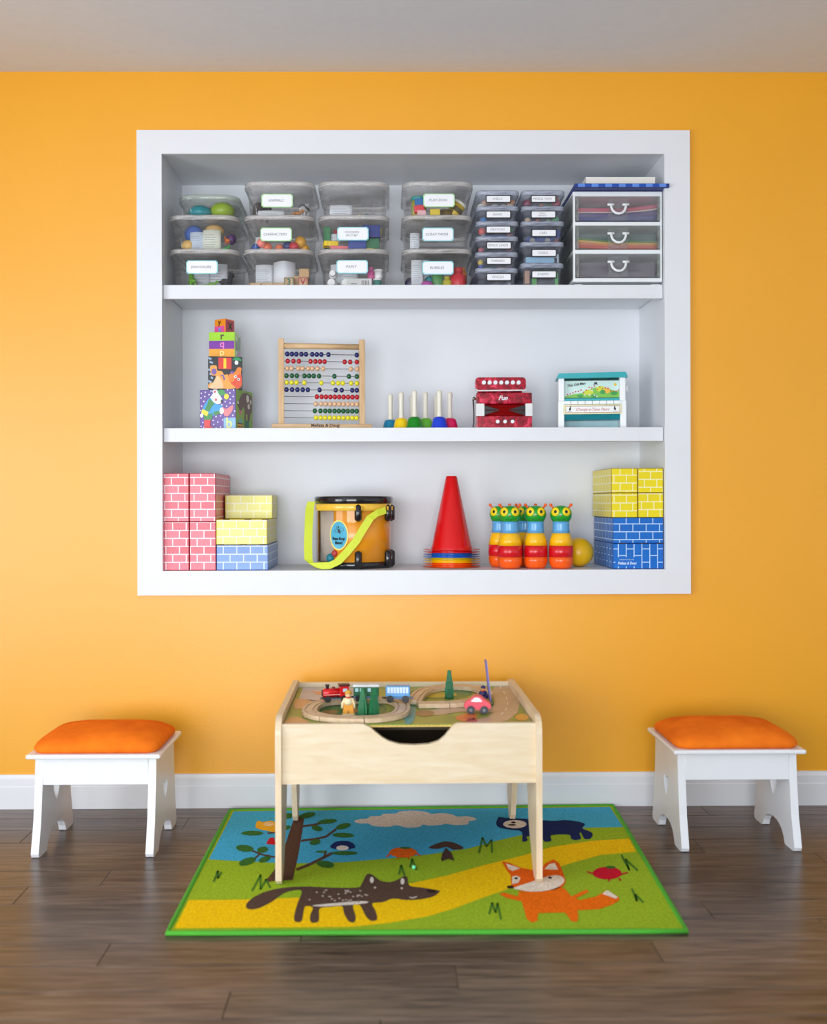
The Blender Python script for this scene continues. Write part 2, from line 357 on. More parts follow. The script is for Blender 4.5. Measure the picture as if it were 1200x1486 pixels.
def c_card(t, u, d, z, w_, h_, label, rgb=(226, 230, 236), tilt=0., rot=0, hd=.3, lines=6, name='printed_paper', bend=0.006):
    p = inb(t, u, d, z, hd); o = thing(name, label, 'paper', p, rot)
    n = 6; mb = MB(); vs = [];
    for j in (0, 1):
        for i in range(n+1):
            a = i/n-.5; yy = bend*math.cos(a*PI*1.3)*(1 if j else .6)
            for q in (0, .0012): vs.append((a*w_, -yy+j*h_*math.sin(tilt)+q, j*h_*math.cos(tilt)))
    fs = []
    for i in range(n):
        a = 2*i; b = 2*(n+1)+2*i
        fs += [(a, a+2, b+2, b), (a+1, b+1, b+3, a+3), (a, a+1, a+3, a+2), (b, b+2, b+3, b+1)]
    fs += [(0, 2*(n+1), 2*(n+1)+1, 1), (2*n, 2*n+1, 2*(n+1)+2*n+1, 2*(n+1)+2*n)]
    mb.add(vs, fs, True); part('sheet', mb, mat(rgb, rough=.7, var=.02, scale=60), o)
    if lines:
        pl = [stroke([(-w_*.40, h_*(.15+.7*i/lines)), (w_*(.15+.2*((i*7) % 5)/5), h_*(.15+.7*i/lines))], .0012) for i in range(lines)]
        flat('print', pl, lambda a, b: (a, -bend*1.25-.0012+b*math.sin(tilt), b*math.cos(tilt)), mat((150, 155, 165), rough=.7), o)
    return o
def c_can(t, u, d, z, r, h, rgb, lid, label, hd=.3, rot=(0, 0, 0), cat='tub', name='dough_tub', band=None):
    p = inb(t, u, d, z, hd); o = thing(name, label, cat, p); o.rotation_euler = rot
    part('pot', MB().lathe([(r*.9, 0), (r*.95, .001), (r, h*.82)], 20), mat(rgb, rough=.4), o)
    part('cap', MB().lathe([(r*1.08, h*.82), (r*1.08, h*.97), (r*1.03, h)], 20), mat(lid, rough=.4), o)
    if band: part('wrapper', MB().lathe([(r*.985, h*.3), (r*1.01, h*.62)], 20, cap=False), mat(band, rough=.5), o)
    return o
def c_bottle(t, u, d, z, r, h, rgb, cap, label, hd=.3, rot=(0, 0, 0)):
    p = inb(t, u, d, z, hd); o = thing('small_bottle', label, 'bottle', p); o.rotation_euler = rot
    part('bottle_body', MB().lathe([(r*.9, 0), (r, .003), (r, h*.6), (r*.5, h*.74), (r*.5, h*.78)], 18), mat(rgb, rough=.35), o)
    part('cap', MB().lathe([(r*.62, h*.76), (r*.62, h*.97), (r*.55, h)], 18), mat(cap, rough=.4), o)
    return o
def c_animal(t, u, d, z, s, rgb, label, neck=.3, tail=.5, hd=.3, rot=0, rgb2=None, name='toy_animal', up=.5):
    """small plastic animal: one body mesh with legs, neck, head and tail"""
    p = inb(t, u, d, z, hd); o = thing(name, label, 'toy animal', p, rot)
    mb = MB()
    mb.tube([(-.55*s-tail*s, 0, .45*s), (-.6*s, 0, .55*s), (-.35*s, 0, .62*s), (0, 0, .63*s), (.35*s, 0, .66*s), (.55*s, 0, .8*s+neck*s*.5), (.65*s, 0, (.95+neck)*s), (.9*s, 0, (.92+neck)*s), (1.05*s, 0, (.86+neck)*s)],
            [.03*s, .12*s, .24*s, .27*s, .26*s, .16*s, .17*s, .13*s, .06*s], 10)
    for x in (-.35, .35):
        for q in (-.14, .14): mb.tube([(x*s, q*s, .6*s), (x*s*1.1, q*s*1.2, .28*s), (x*s, q*s*1.2, 0)], [.11*s, .075*s, .07*s], 8)
    for q in (-.09, .09): mb.ball((.62*s, q*s, (1.12+neck)*s), .06*s, 8)
    part('animal_body', mb, mat(rgb, rough=.5), o)
    if rgb2:
        mb = MB()
        for x in (-.4, -.2, 0, .2, .38): mb.tube([(x*s+.02*s*math.cos(a), .275*s*math.cos(a), .63*s+.275*s*math.sin(a)) for a in [PI*i/10 for i in range(11)]], .028*s, 5)
        part('stripes', mb, mat(rgb2, rough=.5), o)
    return o

BD = .30
def zof(py, Y=.02): return onY(600, py, Y).z
ZL0, ZL1, ZL2, ZL3 = S1, zof(360.5), zof(311.5), zof(262.5)
h1, h2, h3 = ZL1-ZL0-.004, ZL2-ZL1-.004, ZL3-ZL2-.004
G = 'clear bins stacked on the upper shelf'
c = {}
c['12'] = clear_bin(243, 345, ZL0, .02, BD, h1, .035, 'clear lidded bin with aqua-edged label, bottom of the leftmost stack', 'DINOSAURS', AQUA, (293, 387.5), G)
c['11'] = clear_bin(242.5, 344.5, ZL1, .02, BD, h2, .035, 'unlabelled clear bin of mixed toys, middle of the leftmost stack', group=G)
c['10'] = clear_bin(256, 346, ZL2, .03, .27, zof(281)-ZL2-.004, .04, 'shallow clear tub holding a teal and a lime ball, top of leftmost stack', group=G, key='tub', ll=clear('greenish_lid', (.84, .88, .84), .30, (200, 208, 200), .25))
c['22'] = clear_bin(350.5, 454.5, ZL0, .02, BD, h1, .035, 'unlabelled clear bin with alphabet blocks and papers, bottom of second stack', group=G)
c['21'] = clear_bin(351.5, 455.5, ZL1, .02, BD, h2, .035, 'clear bin with green-edged label and orange pegs, middle of second stack', 'CHARACTERS', GREENB, (400.5, 340), G)
c['20'] = clear_bin(352.5, 456.5, ZL2, .02, BD, h3, .035, 'clear bin with green-edged label and toy animals, top of second stack', 'ANIMALS', GREENB, (402, 291), G)
c['32'] = clear_bin(460, 564.5, ZL0, .02, BD, h1, .035, 'clear bin with aqua-edged label and white paint bottles, bottom of third stack', 'PAINT', AQUA, (511, 387), G)
c['31'] = clear_bin(461, 565, ZL1, .02, BD, h2, .035, 'clear bin full of coloured wooden blocks, middle of third stack', 'WOODEN\nBLOCKS', AQUA, (512, 339), G, tsz=.0105)
c['30'] = clear_bin(461, 565.5, ZL2, .02, BD, h3, .035, 'almost empty unlabelled clear bin, top of third stack', group=G)
c['42'] = clear_bin(583, 687, ZL0, .02, BD, h1, .035, 'clear bin with aqua-edged label and a red bottle, bottom of fourth stack', 'BUBBLES', AQUA, (635.5, 388.5), G)
c['41'] = clear_bin(583, 687.5, ZL1, .02, BD, h2, .035, 'clear bin with aqua-edged label and grey paper, middle of fourth stack', 'SCRAP PAPER', AQUA, (635.5, 340), G)
c['40'] = clear_bin(583.5, 688, ZL2, .02, BD, h3, .035, 'clear bin with green-edged label and dough tubs, top of fourth stack', 'PLAY-DOH', GREENB, (637, 290.5), G)

t = c['10']
c_ball(t, .28, .075, .004, .041, (20, 140, 150), 'teal squashed ball in the shallow tub atop the leftmost stack', sq=(1, .9, .62), hd=.27)
c_ball(t, .72, .085, .006, .042, (150, 180, 40), 'lime green ball in the shallow tub atop the leftmost stack', sq=(1, 1, .74), hd=.27)
t = c['11']
c_ball(t, .28, .08, .036, .033, (70, 105, 180), 'blue rounded toy at upper left of the middle leftmost bin', 'toy', (1, .8, .95))
c_ball(t, .20, .060, .003, .024, (225, 185, 110), 'tan rounded toy at lower left of the middle leftmost bin', 'toy', (1, .9, .85))
c_ball(t, .62, .10, .062, .028, (215, 175, 110), 'tan rounded toy behind the white sheet in the middle leftmost bin', 'toy', (1.2, .8, .8))
c_card(t, .38, .045, .004, .052, .062, 'bluish printed sheet left of centre in the middle leftmost bin', (205, 218, 235))
c_card(t, .63, .04, .004, .06, .068, 'cream printed sheet right of centre in the middle leftmost bin', (228, 232, 215))
c_animal(t, .88, .06, .03, .02, (235, 120, 40), 'orange toy figure at the right of the middle leftmost bin', rot=2.2)
c_ball(t, .93, .09, .035, .018, (90, 50, 110), 'purple knob toy at the right of the middle leftmost bin', 'toy')
c_animal(t, .87, .05, .003, .016, (40, 170, 60), 'green toy figure at lower right of the middle leftmost bin', rot=.4)
t = c['12']
c_animal(t, .24, .08, .003, .046, (120, 195, 50), 'lime green toy dinosaur at the left of the bottom leftmost bin', neck=.5, tail=.9, rot=1.9, name='toy_dinosaur')
c_animal(t, .62, .05, .003, .022, (110, 175, 40), 'green toy dinosaur lying along the front of the bottom leftmost bin', neck=.1, tail=1.3, rot=.15, name='toy_dinosaur')
c_animal(t, .82, .11, .003, .050, (48, 58, 70), 'dark grey toy dinosaur at the right of the bottom leftmost bin', neck=.4, tail=.7, rot=1.2, name='toy_dinosaur')
c_card(t, .36, .11, .012, .06, .09, 'white printed sheet left of centre in the bottom leftmost bin', (224, 228, 236), .1)
c_card(t, .66, .115, .012, .065, .09, 'white printed sheet right of centre in the bottom leftmost bin', (226, 228, 234), .08)
c_box(t, .5, .12, .0015, (.15, .12, .008), (35, 75, 60), 'dark green base plate on the floor of the bottom leftmost bin', 'toy', name='base_plate')
t = c['20']
c_animal(t, .14, .09, .003, .068, (74, 68, 70), 'dark grey toy elephant in the top bin of the second stack', neck=.0, tail=.1, rot=1.2)
c_card(t, .35, .04, .003, .09, .022, 'white folded leaflet at the front of the top second-stack bin', bend=.003, lines=2)
c_animal(t, .90, .08, .010, .046, (232, 232, 232), 'black and white striped toy zebra in the top second-stack bin', rgb2=(30, 28, 30), neck=.1, rot=1.3)
c_animal(t, .80, .045, .003, .024, (196, 130, 70), 'brown striped toy tiger at the front of the top second-stack bin', rgb2=(50, 35, 25), neck=.05, rot=.1)
t = c['21']
c_card(t, .18, .06, .003, .04, .05, 'white printed slip at the left of the middle second-stack bin', lines=3)
for i, (u, z, r, rgb, nm) in enumerate(((.14, .015, .014, (250, 140, 130), 'pink'), (.24, .002, .015, (245, 120, 85), 'coral'), (.47, .002, .014, (250, 135, 100), 'salmon'), (.76, .002, .014, (205, 40, 60), 'crimson'), (.88, .018, .017, (225, 165, 50), 'amber'), (.95, .002, .014, (235, 170, 30), 'yellow'), (.03, .001, .012, (40, 80, 160), 'royal blue'), (.64, .006, .015, (45, 65, 120), 'navy'), (.9, .0, .012, (180, 30, 40), 'dark red'))):
    c_ball(t, .06+u*.9, .055+.014*(i % 3), z, r*1.2, rgb, nm+' wooden bead lying in the middle second-stack bin', 'bead', name='wooden_bead', group='beads in the second stack')
t = c['22']
c_card(t, .23, .08, .004, .06, .085, 'white striped sheet at the left of the bottom second-stack bin', lines=9)
c_card(t, .58, .07, .004, .075, .092, 'large curled white sheet in the bottom second-stack bin', bend=.02, lines=0)
def letter_block(t, u, d, z, s, rgb, ch, label, plain=False):
    p = inb(t, u, d, z, .3); o = thing('alphabet_block', label, 'block', p, 0, 'alphabet blocks in the second stack')
    part('cube', MB().box((0, 0, s/2), (s, s, s), .002), WOODL, o)
    if not plain:
        m = mat(rgb, rough=.5); e = s*.08
        flat('printed_border', [rect(-s*.45, s*.05, s*.45, s*.05+e), rect(-s*.45, s*.95-e, s*.45, s*.95), rect(-s*.45, s*.05, -s*.45+e, s*.95), rect(s*.45-e, s*.05, s*.45, s*.95)], lambda a, b: (a, -s/2-.0004, b), m, o)
        letters('lettering', ch, s*.8, FRONT((0, -s/2-.0006, s*.5)), m, o, bold=.0008)
letter_block(t, .68, .05, .003, .034, (45, 110, 90), '3', 'wooden block with a green printed figure in the bottom second-stack bin')
letter_block(t, .92, .05, .003, .034, (180, 40, 60), 'V', 'wooden block with a red printed V in the bottom second-stack bin')
letter_block(t, .93, .075, .038, .034, (200, 160, 110), 'B', 'pale wooden block topmost on the pile in the bottom second-stack bin')
letter_block(t, .82, .09, .016, .034, (0, 0, 0), '', 'plain wooden block behind the lettered ones in bottom second-stack bin', True)
for i, u in enumerate((.09, .30, .50)):
    c_box(t, u, .055, .003, (.039, .03, .017), (0, 0, 0), ('leftmost', 'middle', 'rightmost')[i]+' of three low plain wood blocks in bottom second-stack bin', m=WOODL)
t = c['30']
c_card(t, .28, .05, .004, .075, .042, 'white printed leaflet in the almost empty top bin of third stack', bend=.004, lines=4)
c_ball(t, .60, .06, .003, .0085, (190, 175, 120), 'tan marble in the almost empty top bin of third stack', name='marble')
c_ball(t, .71, .06, .003, .0085, (60, 120, 140), 'teal marble in the almost empty top bin of third stack', name='marble')
c_ball(t, .75, .068, .003, .007, (90, 140, 120), 'green marble in the almost empty top bin of third stack', name='marble')
nb = loft(MB(), [(.12, .16, .001, .025), (.15, .2, .07, .03), (.155, .205, .072, .03)])
solo('nested_tub', nb, BINP, 'small clear lidless tub nested inside the top bin of third stack', 'tub', (t.location.x-.008, t.location.y+.03, t.location.z+.004))
t = c['31']
for (u, d, z, dm, rgb, rot, nm) in ((.80, .06, .04, (.05, .048, .034), (40, 60, 140), .03, 'navy blue wooden block at upper right'), (.56, .05, .003, (.05, .05, .028), (45, 70, 150), 0, 'blue wooden block at the front centre'), (.80, .058, .005, (.045, .045, .03), (30, 110, 70), 0, 'green wooden block at lower right'),
        (.04, .07, .02, (.02, .05, .05), (45, 120, 75), 0, 'green upright wooden block at the left'), (.1, .045, .014, (.04, .03, .014), (240, 205, 40), .2, 'yellow wooden stick at lower left'), (.3, .12, .055, (.05, .04, .02), (215, 40, 50), 0, 'red flat wooden block behind the label'),
        (.5, .13, .06, (.04, .04, .024), (60, 85, 160), .2, 'blue wooden block far behind the label'), (.84, .12, .06, (.04, .05, .02), (225, 205, 60), .1, 'yellow wooden block at far right'), (.25, .04, .002, (.05, .02, .012), (235, 120, 130), .1, 'pink wooden stick at the front left'), (.8, .04, .001, (.03, .02, .006), (235, 205, 40), .3, 'thin yellow wooden stick at lower right')):
    c_box(t, u, d, z*1.15, [q*1.22 for q in dm], rgb, nm+' of the middle third-stack bin', rot=rot, group='wooden blocks in the third stack')
c_wedge(t, .66, .13, .072, .06, .026, .05, (215, 40, 50), 'red triangular wooden block on top in the middle third-stack bin', group='wooden blocks in the third stack')
c_card(t, .17, .05, .016, .035, .045, 'white printed slip at the left of the middle third-stack bin', lines=4)
t = c['32']
c_card(t, .22, .10, .03, .05, .065, 'white sheet at the upper left of the bottom third-stack bin', lines=0)
c_card(t, .42, .09, .03, .06, .068, 'white printed sheet behind the label of the bottom third-stack bin', lines=5)
W3 = (236, 236, 234)
RX = (PI/2, 0, 0)
for u, z, r, nm in ((.12, .022, .018, 'lower left'), (.14, .054, .014, 'upper left'), (.36, .022, .018, 'centre left')):
    p = inb(t, u, .075, z, .3); o = thing('paint_bottle', 'white paint bottle lying cap forward, '+nm+' in bottom third-stack bin', 'bottle', p); o.rotation_euler = (PI/2, 0, 0)
    part('bottle_body', MB().lathe([(r*.98, -.08), (r, -.07), (r, .0), (r*.7, .01)], 18), mat(W3, rough=.4), o); part('cap', MB().lathe([(r*.72, .01), (r*.72, .028), (r*.65, .03)], 18), mat((245, 245, 243), rough=.4), o)
o = thing('paint_box', 'grey-white carton with barcode at the front of bottom third-stack bin', 'box', inb(t, .6, .055, .002, .3))
part('carton', MB().box((0, 0, .016), (.085, .04, .03), .0015), mat((220, 220, 216), rough=.6), o)
flat('barcode', [rect(.008+i*.0032, .008, .008+i*.0032+(.0008, .0016, .0012)[i % 3], .024) for i in range(8)], lambda a, b: (a, -.0204, b), INK, o)
flat('print', [rect(-.03, .006, -.005, .009), rect(-.028, .012, -.008, .014)], lambda a, b: (a, -.0204, b), mat((110, 110, 115)), o)
c_bottle(t, .80, .06, .034, .012, .042, (205, 90, 150), (215, 100, 160), 'pink paint bottle beside the label in bottom third-stack bin')
c_can(t, .93, .055, .036, .014, .03, W3, (244, 244, 240), 'white capped paint pot, upper of two in bottom third-stack bin', name='paint_pot', cat='pot')
c_can(t, .91, .055, .003, .014, .032, (60, 140, 130), (240, 240, 236), 'white capped paint pot, lower of two in bottom third-stack bin', name='paint_pot', cat='pot')
t = c['40']
c_can(t, .19, .075, .003, .026, .076, (190, 180, 50), (25, 150, 145), 'yellow dough tub with teal lid in top fourth-stack bin', band=(150, 170, 40))
c_box(t, .2, .045, .042, (.034, .02, .024), (20, 110, 180), 'blue dough block in front of the teal-lidded tub', name='dough_block', tilt=-.1)
c_box(t, .19, .04, .018, (.036, .02, .024), (225, 60, 75), 'red dough block in front of the teal-lidded tub', name='dough_block', tilt=-.15)
c_box(t, .23, .032, .003, (.03, .014, .02), (240, 185, 190), 'pale pink dough block at the front of top fourth-stack bin', name='dough_block')
c_box(t, .46, .045, .003, (.034, .03, .026), (235, 205, 40), 'yellow dough block under the label in top fourth-stack bin', name='dough_block')
c_can(t, .76, .085, .018, .024, .055, (225, 190, 30), (240, 238, 225), 'tilted yellow dough tub with white lid in top fourth-stack bin', rot=(0, .6, 0), band=(90, 80, 40))
c_can(t, .66, .07, .003, .022, .03, (120, 95, 30), (90, 75, 35), 'brown dough tub lying low in top fourth-stack bin')
t = c['41']
c_card(t, .12, .05, .003, .032, .062, 'white folded leaflet at the left of middle fourth-stack bin', lines=6, bend=.003)
for i in range(3): c_box(t, .55, .13+.004*i, .0015+.006*i, (.15, .2, .005), (96+14*i, 96+14*i, 102+14*i), ('lowest', 'middle', 'topmost')[i]+' grey paper pad in middle fourth-stack bin', 'paper', name='paper_pad', rot=.03*i)
t = c['42']
c_card(t, .16, .045, .012, .04, .085, 'tall white printed leaflet at left of bottom fourth-stack bin', lines=9, bend=.004)
c_card(t, .3, .07, .04, .035, .062, 'white card behind the tall leaflet in bottom fourth-stack bin', lines=2)
c_bottle(t, .52, .07, .003, .02, .082, (90, 160, 90), (238, 236, 232), 'green bubble bottle with white cap behind label of bottom fourth-stack bin')
c_bottle(t, .87, .06, .003, .027, .07, (215, 35, 50), (205, 30, 45), 'big red bubble bottle at right of bottom fourth-stack bin')
c_bottle(t, .96, .09, .03, .014, .05, (240, 140, 30), (240, 150, 40), 'orange bubble bottle behind the red one in bottom fourth-stack bin')
c_bottle(t, .68, .055, .003, .016, .04, (205, 195, 50), (190, 180, 45), 'yellow bubble bottle left of the red one in bottom fourth-stack bin')
c_ball(t, .33, .05, .002, .016, (185, 70, 165), 'magenta blob at the front of bottom fourth-stack bin', 'toy', (1.3, 1, .8))
c_ball(t, .37, .07, .02, .014, (30, 130, 140), 'teal blob behind the label of bottom fourth-stack bin', 'toy')
c_ball(t, .05, .07, .003, .02, (50, 40, 75), 'dark violet blob at far left of bottom fourth-stack bin', 'toy')

# ---- small bins with black-edged labels
rows_a = [(388.5, 412.8, 'PENCILS', 402), (365.5, 388.5, 'MARKERS', 378.5), (342.5, 365.5, 'PENCIL LEADS', 356), (320.5, 342.5, 'CRAYONS', 333), (298.5, 320.5, 'BLING', 311), (276, 298.5, 'SHELLS', 288.5)]
rows_b = [(381.5, 412.8, 'STAMPS', 398), (350.5, 381.5, 'CHALK', 367), (320.5, 350.5, 'CARS', 338), (298.5, 320.5, 'SMALL\nANIMALS', 311), (276, 298.5, 'PENCIL TOPS', 288.5)]
ordn = ['lowest', 'second from bottom', 'third from bottom', 'third from top', 'second from top', 'topmost']
ordb = ['lowest', 'second from bottom', 'middle', 'second from top', 'topmost']
SB = {}
def zs(py): return onY(760, py, .015).z
for col_, rows, x0, x1, lx, od, which in (('a', rows_a, 692, 754, 724, ordn, 'six'), ('b', rows_b, 757.5, 820.5, 789.5, ordb, 'five')):
    z = S1
    for i, (yt, yb, tx, ly) in enumerate(rows):
        zt = zs(yt); h = zt-z-.004
        SB[col_+str(i)] = clear_bin(x0-.4*(len(rows)-i), x1-.4*(len(rows)-i)+.6, z, .015, .29, h, .014, 'small smoky bin with black-edged label, %s in the stack of %s' % (od[i], which), tx, BLK, (lx-(0 if i < 3 else .8), ly), 'small labelled bins', 'small', SMLP, SMLL, .085, .0265, .0105 if '\n' not in tx else .0075)
        z = zt
def bits(t, data, where, d0=.045):
    for i, (u, z, kind, sz, rgb, nm) in enumerate(data):
        if kind == 'b': c_ball(t, u, d0, z, sz, rgb, nm+' in the '+where, 'toy', hd=.29, name='small_toy')
        elif kind == 's': c_ball(t, u, d0, z, sz, rgb, nm+' in the '+where, 'shell', (1.3, .8, .75), hd=.29, name='seashell')
        elif kind == 'k': c_box(t, u, d0, z, sz, rgb, nm+' in the '+where, 'toy', hd=.29, name='small_toy')
        else:
            p = inb(t, u, d0, z+sz[1], .29); o = thing(kind, nm+' in the '+where, kind, p, sz[2]); 
            part('barrel', MB().tube([(-sz[0]/2, 0, 0), (sz[0]/2*.8, 0, 0)], sz[1], 8), mat(rgb, rough=.5), o); part('tip', MB().tube([(sz[0]/2*.8, 0, 0), (sz[0]/2, 0, 0)], [sz[1], sz[1]*.3], 8), mat((225, 200, 160) if kind != 'marker' else (40, 40, 46), rough=.5), o)
bits(SB['a5'], ((.08, .002, 's', .012, (235, 225, 210), 'white shell at the left'), (.2, .014, 's', .013, (190, 150, 130), 'brown speckled shell'), (.45, .001, 's', .011, (240, 232, 220), 'cream shell under the label'), (.7, .001, 's', .011, (225, 205, 185), 'beige shell right of centre'), (.9, .016, 's', .012, (225, 150, 85), 'orange shell at the right'), (.88, .001, 's', .011, (242, 236, 226), 'pale shell at lower right')), 'topmost bin of six')
bits(SB['a4'], ((.14, .001, 'b', .012, (20, 130, 200), 'blue bead at the left'), (.85, .001, 'b', .006, (180, 160, 190), 'lilac bead at the right'), (.45, .0, 'k', (.05, .03, .006), (40, 90, 150), 'flat blue gem card')), 'second-from-top bin of six')
bits(SB['a3'], ((.1, .014, 'b', .013, (225, 90, 80), 'red crayon bundle end'), (.5, .027, 'crayon', (.07, .006, .05), (190, 215, 160), 'pale green crayon lying on top'), (.9, .022, 'b', .01, (40, 190, 80), 'bright green crayon end'), (.14, .001, 'b', .009, (130, 160, 170), 'grey-blue crayon end'), (.55, .001, 'crayon', (.08, .007, 0), (60, 80, 170), 'blue crayon under the label'), (.88, .003, 'b', .011, (150, 90, 80), 'brown crayon end')), 'third-from-top bin of six')
bits(SB['a2'], ((.08, .006, 'b', .01, (195, 90, 95), 'rose eraser at the left'), (.88, .012, 'b', .011, (150, 70, 85), 'dark rose eraser at the right'), (.5, .001, 'pencil', (.09, .004, 0), (190, 140, 90), 'tan pencil lead')), 'third-from-bottom bin of six')
bits(SB['a1'], ((.07, .018, 'b', .010, (215, 190, 60), 'yellow marker end'), (.08, .003, 'b', .009, (40, 80, 180), 'blue marker end'), (.35, .001, 'marker', (.06, .0055, 0), (60, 130, 80), 'green marker'), (.7, .001, 'marker', (.05, .0055, 0), (230, 160, 40), 'orange marker'), (.92, .002, 'b', .007, (120, 50, 120), 'purple marker end')), 'second-from-bottom bin of six')
bits(SB['a0'], ((.3, .002, 'pencil', (.06, .004, .05), (200, 150, 110), 'tan pencil'), (.68, .002, 'pencil', (.06, .004, 0), (190, 120, 110), 'rose pencil'), (.9, .008, 'b', .006, (150, 160, 175), 'grey eraser ball')), 'lowest bin of six')
bits(SB['b4'], ((.1, .003, 'b', .016, (130, 30, 60), 'burgundy pencil topper'), (.2, .018, 'b', .012, (45, 40, 60), 'dark pencil topper'), (.5, .001, 'b', .009, (220, 120, 40), 'orange pencil topper'), (.7, .001, 'b', .01, (90, 120, 40), 'olive pencil topper'), (.92, .004, 'b', .015, (165, 40, 60), 'red pencil topper'), (.9, .024, 'b', .01, (190, 100, 50), 'copper pencil topper')), 'topmost bin of five')
bits(SB['b3'], ((.12, .001, 'b', .011, (225, 190, 150), 'cream toy animal lump'), (.4, .001, 'b', .009, (190, 110, 50), 'brown toy animal lump'), (.7, .001, 'b', .009, (140, 190, 140), 'mint toy animal lump'), (.9, .003, 'b', .013, (90, 190, 120), 'green toy animal lump')), 'second-from-top bin of five')
def toy_car(t, u, d, z, s, rgb, label, rot=0, hd=.29):
    o = thing('toy_car', label, 'toy car', inb(t, u, d, z, hd), rot)
    part('car_body', MB().prism(smooth([(-.5*s, .1*s), (.5*s, .1*s), (.52*s, .22*s), (.3*s, .28*s), (.18*s, .42*s), (-.22*s, .42*s), (-.34*s, .28*s), (-.52*s, .24*s)], 2), -.18*s, .18*s, lambda a, b, q: (a, q, b)), mat(rgb, rough=.3), o)
    for x in (-.3, .3):
        for q in (-1, 1): part('wheel', MB().prism(ell(x*s, .11*s, .11*s, .11*s, 0, 12), q*.14*s, q*.2*s, lambda a, b, h: (a, h, b)), mat((165, 160, 150), rough=.35), o)
toy_car(SB['b2'], .45, .045, .001, .085, (40, 70, 140), 'dark blue toy car in the middle bin of five')
bits(SB['b2'], ((.92, .018, 'b', .018, (50, 75, 160), 'blue toy car roof'), (.93, .002, 'b', .01, (150, 60, 60), 'red toy car nose')), 'middle bin of five')
bits(SB['b1'], ((.5, .001, 'k', (.108, .05, .024), (150, 195, 225), 'pale blue box of chalk'), (.9, .001, 'k', (.018, .05, .034), (205, 225, 240), 'white chalk box edge')), 'second-from-bottom bin of five')
bits(SB['b0'], ((.6, .048, 'k', (.08, .05, .008), (60, 160, 60), 'green stamp pad on top'), (.3, .003, 'k', (.016, .05, .03), (90, 170, 80), 'green stamp upright left'), (.92, .003, 'k', (.012, .05, .045), (90, 180, 80), 'green stamp upright right'), (.6, .003, 'k', (.06, .05, .04), (45, 45, 50), 'black stamp block'), (.1, .01, 'k', (.016, .05, .045), (185, 140, 110), 'tan wooden stamp')), 'lowest bin of five')

# ---- three drawer unit
Yd = .008; kd = mpp(Yd)
dx0, dx1 = onY(831.5, 400, Yd).x, onY(961.5, 400, Yd).x; dw = dx1-dx0; dcx = (dx0+dx1)/2
dz1 = onY(895, 277.5, Yd).z; dh = dz1-S1; dd = .30
FROST = clear('frosted_drawer_plastic', (.80, .82, .82), .22, (205, 208, 202), .2)
DRAW = clear('clear_drawer_plastic', (.95, .955, .955), .06)
WPL = mat((236, 240, 242), rough=.35, var=.01)
t = thing('drawer_tower', 'white framed three-drawer tower with clear fronts, right end of upper shelf', 'drawer unit', (dcx, Yd, S1))
def dzz(py): return onY(895, py, Yd).z-S1
bars = [(277.5, 285), (321.5, 327.5), (362, 368.5), (403, 409)]
for a, b in bars: part('frame_bar', MB().span((-dw/2, 0, dzz(b)), (dw/2, dd, dzz(a)), .003, 2), WPL, t)
for sgn in (-1, 1):
    part('side_panel', MB().span((sgn*dw/2, .006, dzz(405)), (sgn*(dw/2-.003), dd, dzz(282))), FROST, t)
    part('corner_post', MB().span((sgn*(dw/2-.001), .001, dzz(405)), (sgn*(dw/2-.008), .012, dzz(282))), WPL, t)
    for q in (.015, dd-.03): part('foot', MB().box((sgn*(dw/2-.02), q+.008, .003), (.03, .016, .006), .001, 1), WPL, t)
part('back_panel', MB().span((-dw/2, dd-.004, .006), (dw/2, dd, dh-.002)), FROST, t)
papers = [[('pink', (205, 95, 120), .030, .012), ('cream', (226, 214, 200), .026, .003), ('violet', (90, 75, 130), .012, .014), ('indigo', (70, 75, 140), .002, .010)],
          [('leaf green', (95, 140, 70), .022, .004), ('golden', (220, 170, 75), .014, .008), ('orange', (225, 120, 60), .008, .006), ('red', (215, 75, 45), .001, .007)], []]
